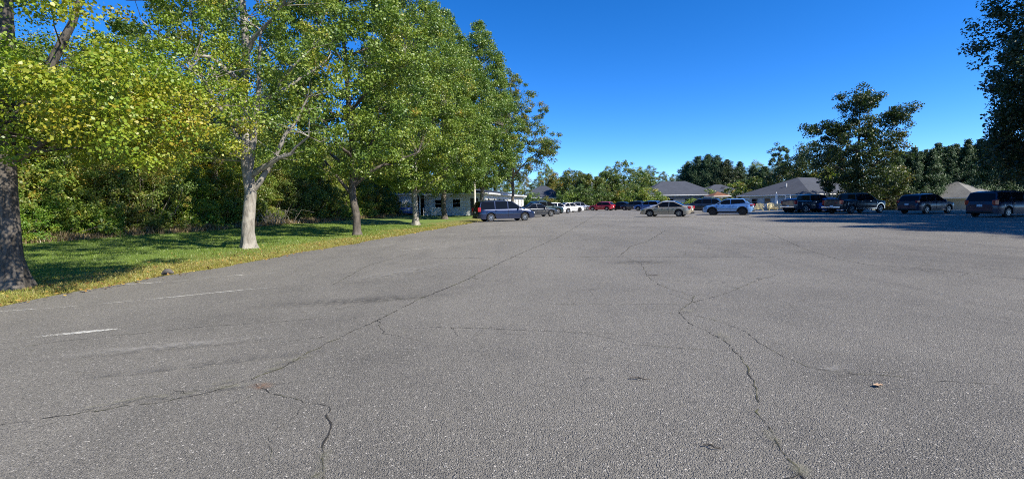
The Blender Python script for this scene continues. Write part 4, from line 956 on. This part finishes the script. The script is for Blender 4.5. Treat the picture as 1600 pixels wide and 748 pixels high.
    if S.get('bed'):
        a, b, zz = S['bed']
        MB().box(((a+b)/2, 0, zz+.035), (b-a, Wd*.80, .05)).build('bed_cover', BLACK, root, bevel=.01)
        MB().box((x0+.02, 0, zz-.22), (.06, Wd*.72, .42)).build('tailgate', paint, root, bevel=.03)
        MB().box((x0-.06, 0, .62), (.18, Wd*.90, .17)).build('chrome_bumper', CHROME, root, bevel=.04)
    if S.get('spoiler'):
        MB().box((cab[i_r[1]][0]-.12, 0, zt_-.02), (.34, Wd*.66, .05)).build('spoiler', paint, root, bevel=.015)
    return root

SEDAN = dict(L=4.6, W=1.76, wb=2.65, xf=1.36, r=.325, sill=.20, belt=.88, top=[(-2.3, .72), (-2.2, .98), (-1.6, 1.02), (-1.1, .92), (.9, .92), (1.25, .90), (1.9, .80), (2.2, .68), (2.3, .50)],
    cab=[(1.15, .90), (.95, .97), (.25, 1.38), (-.25, 1.44), (-.75, 1.41), (-1.65, 1.0), (-1.72, .90)], wind=(1, 2), back=(5, 4), glass=[(None, -.42), (-.36, None)], handles=(-.85, .18), seams=(-1.15, -.38, .85), tz=.84, th=.24, crown=1, spokes=7)
MINIVAN = dict(L=5.1, W=1.98, wb=3.03, xf=1.55, r=.34, sill=.22, belt=1.02, top=[(-2.55, .85), (-2.5, 1.04), (1.2, 1.04), (1.5, 1.0), (2.1, .90), (2.42, .76), (2.55, .55)],
    cab=[(1.62, 1.0), (1.40, 1.08), (.55, 1.62), (-.4, 1.75), (-1.9, 1.73), (-2.28, 1.66), (-2.50, 1.04)], wind=(1, 2), back=(6, 5), glass=[(None, -1.12), (-1.04, .02), (.10, None)], handles=(-1.0, .25), seams=(-1.12, .06, 1.2), tz=1.0, th=.34, rails=(-1.9, .1), spokes=9, pz=.80)
SUV = dict(L=4.39, W=1.80, wb=2.64, xf=1.30, r=.345, sill=.25, belt=1.02, top=[(-2.19, .70), (-2.12, 1.06), (-1.5, 1.06), (1.0, 1.02), (1.3, .99), (1.9, .88), (2.1, .74), (2.19, .56)],
    cab=[(1.22, .99), (1.02, 1.06), (.30, 1.48), (-.25, 1.565), (-1.35, 1.53), (-1.50, 1.46), (-2.0, 1.06)], wind=(1, 2), back=(6, 5), glass=[(None, -.35), (-.28, None)], handles=(-.62, .25), seams=(-.32, .92), tz=.95, th=.16, clad=BLACK, kick=1, spoiler=1, spokes=5)
CROSS = dict(L=4.75, W=1.86, wb=2.72, xf=1.42, r=.36, sill=.26, belt=1.05, top=[(-2.37, .75), (-2.3, 1.08), (1.1, 1.06), (1.45, 1.02), (2.05, .93), (2.28, .78), (2.37, .58)],
    cab=[(1.35, 1.02), (1.15, 1.09), (.40, 1.56), (-.2, 1.68), (-1.6, 1.64), (-1.85, 1.56), (-2.25, 1.08)], wind=(1, 2), back=(6, 5), glass=[(None, -1.25), (-1.18, -.20), (-.12, None)], handles=(-.95, .15), seams=(-1.22, -.16, 1.0), tz=1.05, th=.2, clad=BLACK, rails=(-1.7, -.1), spokes=5)
PICK = dict(L=5.85, W=2.03, wb=3.65, xf=1.95, r=.42, sill=.40, belt=1.22, top=[(-2.92, .98), (-2.90, 1.30), (-1.0, 1.30), (-.95, 1.24), (1.6, 1.24), (1.9, 1.22), (2.7, 1.12), (2.86, .95), (2.92, .65)],
    cab=[(1.70, 1.20), (1.52, 1.26), (.85, 1.78), (.35, 1.88), (-.75, 1.86), (-.98, 1.80), (-1.10, 1.26)], wind=(1, 2), back=(6, 5), glass=[(None, .12), (.20, None)], handles=(-.45, .65), seams=(-1.0, .16, 1.4), tz=1.08, th=.36, clad=CHROME, bed=(-2.8, -1.05, 1.30), spokes=6, chrome=1, pz=.72)
HATCH = dict(SEDAN, L=4.2, xf=1.28, wb=2.55, top=[(-2.1, .70), (-2.05, .96), (-1.1, .95), (.9, .94), (1.2, .92), (1.75, .82), (2.0, .7), (2.1, .5)],
    cab=[(1.12, .92), (.92, .98), (.2, 1.42), (-.3, 1.48), (-1.45, 1.44), (-1.6, 1.38), (-2.0, .97)], back=(6, 5), glass=[(None, -.45), (-.38, None)], seams=(-.42, .85), handles=(-.75, .2))
P_ = lambda n, c, m=.35, r=.28, k=.9: mat_paint(n, c, m, r, k)
NAVY = P_('navy_paint', (.007, .018, .062)); BEIGE = P_('beige_paint', (.46, .40, .30)); LBLUE = P_('light_blue_paint', (.20, .38, .66)); BLACKP = P_('black_paint', (.006, .008, .014), .0, .3, .45)
CHARC = P_('charcoal_paint', (.035, .042, .055)); TEAL = P_('dark_teal_paint', (.012, .035, .040)); WHITEP = P_('white_paint', (.74, .75, .77), .0, .35); REDP = P_('red_paint', (.42, .022, .035)); SILV = P_('silver_paint', (.42, .43, .46), .6)
DKBLUE = P_('midnight_blue_paint', (.006, .012, .042), .0, .3, .3); MBLUE = P_('mid_blue_paint', (.045, .13, .38))
def park(*a, **k):
    name, label, cat, u, d, deg, paint, spec = a; p = at(u, d); return make_car(name, label, cat, (p.x, p.y), R(deg), paint, spec, z=(0.0 if p.y < 88 else gz(p.x, p.y)), **k)
park('parked_minivan', 'dark blue minivan parked beside the lawn in front of the utility pole', 'minivan', 787, 40.5, 21, NAVY, MINIVAN)
park('parked_car', 'charcoal sedan parked just past the blue minivan', 'car', 838, 51.5, 28, CHARC, SEDAN)
park('parked_car', 'dark teal crossover squeezed between the charcoal sedan and the white car', 'suv', 851, 59.5, 28, TEAL, dict(CROSS, clad=None), rims=ALLOY)
park('parked_car', 'white hatchback behind the dark teal crossover', 'car', 870, 65, 30, WHITEP, HATCH)
park('parked_car', 'white sedan with dark wheels, last in the line beside the bushes', 'car', 889, 72, 30, WHITEP, dict(SEDAN, L=4.8), rims=DARKALLOY)
park('parked_car', 'red car with its tail in the sun at the far end of the lot', 'car', 940, 80, 200-55, REDP, HATCH)
park('parked_car', 'small silver car at the far end with only its roof showing over the bushes', 'car', 905, 84, 35, SILV, HATCH)
park('parked_car', 'black sedan parked beside the red car at the far end', 'car', 970, 81, 140, BLACKP, SEDAN)
park('parked_car', 'charcoal hatchback wedged between the black sedan and the small blue car', 'car', 990, 79, 140, CHARC, HATCH)
park('parked_car', 'small mid blue car behind the nose of the beige sedan', 'car', 1013, 72, 140, MBLUE, HATCH)
park('parked_car', 'white car mostly hidden behind the beige sedan roof', 'car', 1040, 66, 143, WHITEP, dict(SEDAN, L=4.8))
park('parked_car', 'beige sedan parked facing away with red tail lamps in the sun', 'car', 1042, 44.5, 147, BEIGE, SEDAN)
park('parked_car', 'dark grey crossover partly hidden behind the light blue one', 'suv', 1097, 57, 147, CHARC, dict(CROSS, L=4.5))
park('parked_car', 'light blue crossover with black wheel arches and roof spoiler', 'suv', 1138, 46, 147, LBLUE, SUV, rims=DARKALLOY)
park('parked_car', 'blue car half hidden behind the charcoal pickup', 'car', 1250, 52, 30, MBLUE, HATCH)
park('parked_pickup', 'charcoal pickup parked between two blue cars', 'pickup', 1268, 49.5, 14, CHARC, dict(PICK, clad=None), rims=ALLOY)
park('parked_car', 'blue car between the two pickups', 'car', 1298, 49.5, 20, MBLUE, HATCH)
park('parked_pickup', 'shiny black pickup with chrome wheel arches and red tail lamp', 'pickup', 1336, 44.5, 18, BLACKP, PICK)
park('parked_car', 'dark crossover in deep shade beside the small garage', 'suv', 1447, 41, 18, DKBLUE, CROSS, rims=ALLOY)
park('parked_minivan', 'dark blue minivan under the towering dark tree, cut off by the picture edge', 'minivan', 1574, 32.5, 14, DKBLUE, dict(MINIVAN, rails=None))

# ================================================================== YARD FURNITURE BY THE GREY HOUSE
YEL = mat_plain('pale_yellow_wood', (.66, .56, .30), .6); BLG = mat_plain('blue_grey_wood', (.22, .28, .36), .6); WHT = mat_plain('white_painted_wood', (.80, .80, .78), .5)
def adirondack(label, loc, rz, mat, wide=1.0, name='garden_chair', cat='chair', group='garden chairs by the grey house'):
    r = empty(name, loc, rz); tag(r, label, cat, group); hw = .36*wide
    st = MB(); [st.bar((-.05-.5*0, -hw+.06+i*(2*hw-.12)/max(1, 5), .0) and (-.30, -hw+.06+i*(2*hw-.12)/5, .28), (.32, -hw+.06+i*(2*hw-.12)/5, .38), .09, .025) for i in range(6)]; st.build('seat', mat, r)
    bk = MB(); nb = 6 if wide < 1.5 else 11
    for i in range(nb): y = -hw+.07+i*(2*hw-.14)/(nb-1); bk.bar((-.28, y, .26), (-.60, y, 1.02+(.08*(1-abs(2*i/(nb-1)-1)) if wide < 1.5 else 0)), .10 if wide < 1.5 else .08, .022)
    bk.bar((-.44, -hw, .62), (-.44, hw, .62), .04, .08); bk.build('backrest', mat, r)
    for s_ in (-1, 1):
        MB().bar((-.52, s_*(hw+.03), .58), (.38, s_*(hw+.03), .60), .13, .03).build('armrest', mat, r)
        MB().bar((.30, s_*(hw+.02), 0), (.30, s_*(hw+.02), .575), .08, .035).build('leg', mat, r)
        MB().bar((-.55, s_*(hw+.02), 0), (.30, s_*(hw+.02), .36), .035, .10).build('leg', mat, r)
    return r
def yard(u, d): p = at(u, d); return (p.x, p.y, gz(p.x, p.y)+.0)
YZ = lambda u, d, z: (at(u, d).x, d, z)
a0 = -2.2
adirondack('pale yellow wooden garden chair nearest the blue crossover', YZ(1186, 60, -.12), a0, YEL, 1.25)
adirondack('blue grey wooden garden chair between the yellow ones', YZ(1198, 60.5, -.14), a0, BLG, 1.1)
adirondack('pale yellow wooden chair at the foot of the folded parasol, on the crossover side', YZ(1207, 60, -.12), a0+.5, YEL, 1.2)
adirondack('pale yellow garden bench on the stepladder side of the folded parasol', YZ(1218, 60, -.12), a0+.2, YEL, 1.7, 'garden_bench', 'bench')
pr = empty('folded_parasol', YZ(1213, 61, -.15)); tag(pr, 'closed white parasol standing upright among the yellow chairs', 'parasol')
MB().tube([(0, 0, 0), (0, 0, 2.5)], [.03, .03], 8).build('pole', WHT, pr); MB().tube([(0, 0, .9), (0, 0, 1.1), (0, 0, 1.7), (0, 0, 2.35), (0, 0, 2.48)], [.20, .17, .15, .08, .02], 9).build('canopy', WHT, pr, smooth=60)
MB().tube([(0, 0, 0), (0, 0, .09)], [.26, .24], 12).build('base', GREYTRIM, pr)
ld = empty('stepladder', YZ(1231, 60, -.12), -.5); tag(ld, 'white A shaped stepladder standing open against the grey wall', 'stepladder')
for s_ in (-1, 1):
    MB().bar((s_*.52, -.35, 0), (s_*.22, 0, 2.1), .09, .05).build('rail', WHT, ld); MB().bar((s_*.50, .45, 0), (s_*.22, .03, 2.1), .06, .04).build('rear_leg', WHT, ld)
for i in range(6): t = .12+i*.15; MB().box((0, -.35*(1-t)-.02, 2.1*t), (2*(.52-.30*t)-.06, .14, .05)).build('tread', WHT, ld)
MB().box((0, 0, 2.12), (.52, .25, .07)).build('top_cap', BLG, ld)
pl_ = empty('potted_plant', YZ(1240, 60, -.12)); tag(pl_, 'dark pot with drooping plant next to the white stepladder', 'potted plant')
MB().tube([(0, 0, 0), (0, 0, .1), (0, 0, .45)], [.18, .22, .28], 12).build('pot', BLACK, pl_, smooth=50)
rn = np.random.default_rng(9); c_ = rn.normal(0, .22, (14, 3))+[0, 0, .75]; V, t = clumps_to_leaves(c_, np.full(14, .18), 40, .1, rn, LEAF4); np_mesh('foliage', V, 4, L_DEEP, t, pl_)

# by the white building: covered table and patio set
p = at(634, 55); tb = empty('covered_cart', (p.x, p.y, gz(p.x, p.y)), .1); tag(tb, 'low cart under a crumpled blue tarp in front of the pale shed', 'cart')
rn = np.random.default_rng(4); mb = MB(); nn = 9
g = [[(-.95+1.9*i/(nn-1), -.5+1.0*j/(nn-1), (.85 if 0 < i < nn-1 and 0 < j < nn-1 else .25)+rn.normal(0, .04)) for j in range(nn)] for i in range(nn)]
mb.add([q for r_ in g for q in r_], [(i*nn+j, (i+1)*nn+j, (i+1)*nn+j+1, i*nn+j+1) for i in range(nn-1) for j in range(nn-1)]); mb.build('tarp', mat_plain('blue_tarp', (.03, .07, .26), .5), tb, smooth=80)
MB().box((0, 0, .52), (1.8, .9, .45)).build('box', BLG, tb)
for x_, y_ in ((-.7, -.35), (.7, -.35), (-.7, .35), (.7, .35)): MB().lathe_y((x_, y_, .15), [(.01, -.03), (.15, -.03), (.15, .03), (.01, .03)], 14).build('wheel', RUBBER, tb)
p = at(678, 54.6); tz = gz(p.x, p.y)
tt = empty('patio_table', (p.x, p.y, tz)); tag(tt, 'round white patio table in front of the porch of the white building', 'table')
MB().tube([(0, 0, .70), (0, 0, .74)], [.55, .55], 20).build('tabletop', WHT, tt)
for k in range(4): a_ = k*math.pi/2+.4; MB().bar((math.cos(a_)*.42, math.sin(a_)*.42, 0), (math.cos(a_)*.30, math.sin(a_)*.30, .70), .05).build('leg', WHT, tt)
for i, (dx, dy, rz_) in enumerate(((-.95, -.1, 0), (.95, .1, math.pi), (.1, -.95, 1.5))):
    c = empty('patio_chair', (p.x+dx, p.y+dy, tz), rz_+math.pi*0); tag(c, ['white patio chair on the shed side of the round table', 'white patio chair on the minivan side of the round table', 'white patio chair in front of the round table'][i], 'chair', 'white chairs round the patio table')
    MB().box((0, 0, .43), (.46, .46, .04)).build('seat', WHT, c, bevel=.01); bk = MB()
    for k in range(5): bk.box((-.24, -.18+k*.09, .68), (.03, .05, .46))
    bk.box((-.24, 0, .92), (.035, .46, .06)); bk.build('backrest', WHT, c)
    for s1, s2 in ((-1, -1), (-1, 1), (1, -1), (1, 1)): MB().box((s1*.20, s2*.20, .205), (.04, .04, .41)).build('leg', WHT, c)

# ================================================================== SMALL THINGS ON THE ASPHALT
p = gp(1372, 604)
def big_leaf(loc, size, rz, label, col):
    v = []; n = 18
    for k in range(n):
        a = 2*math.pi*k/n; r = 1+.22*math.cos(5*a); x, y = math.cos(a)*size*r*.62, math.sin(a)*size*r*.36; v.append((x, y, .012+.16*abs(x)**1.5+.10*abs(y)+.004*math.sin(7*a)))
    v.append((0, 0, .006)); v.append((-size*1.0, .005, .02)); f = [(k, (k+1) % n, n) for k in range(n)]+[(9, n+1, n)]
    o = MB().add(v, f).build('dry_leaf', mat_plain('dry_leaf_brown_%s' % label[:6], col, .7), smooth=70); o.location = (loc.x, loc.y, .005); o.rotation_euler = (0, 0, rz); tag(o, label, 'leaf'); return o
big_leaf(p, .062, .3, 'single curled tan leaf lying on the open asphalt', (.40, .27, .17))
def twig(u, v, L, rz, label):
    q = gp(u, v); mb = MB().tube([(-L/2, 0, .01), (-L*.1, .012, .018), (L*.2, -.004, .014), (L/2, .014, .008)], [.005, .006, .005, .003], 5).tube([(-L*.1, .012, .018), (L*.05, .05, .012)], [.004, .002], 4)
    o = mb.build('twig', BARK_DARK); o.location = (q.x, q.y, .004); o.rotation_euler = (0, 0, rz); tag(o, label, 'twig')
twig(1000, 594, .17, -.35, 'thin dark twig lying alone in the middle of the asphalt'); twig(1112, 701, .10, -.6, 'short dark twig on the asphalt nearest the camera')
twig(1022, 431, .25, -.2, 'dark twig lying on the long crack further up the lot')
q = gp(262, 428, .02); rk = MB()
rr = np.random.default_rng(2); 
rk.tube([(-.13, 0, .0), (-.05, .02, .05), (.04, 0, .06), (.13, .01, .02)], [.03, .07, .065, .02], 8); o = rk.build('stone', mat_plain('grey_stone', (.10, .09, .08), .9, bump=.5), smooth=60); o.location = (q.x, q.y, 0.02); tag(o, 'dark stone half sunk in the lawn edge between the first two trees', 'stone')
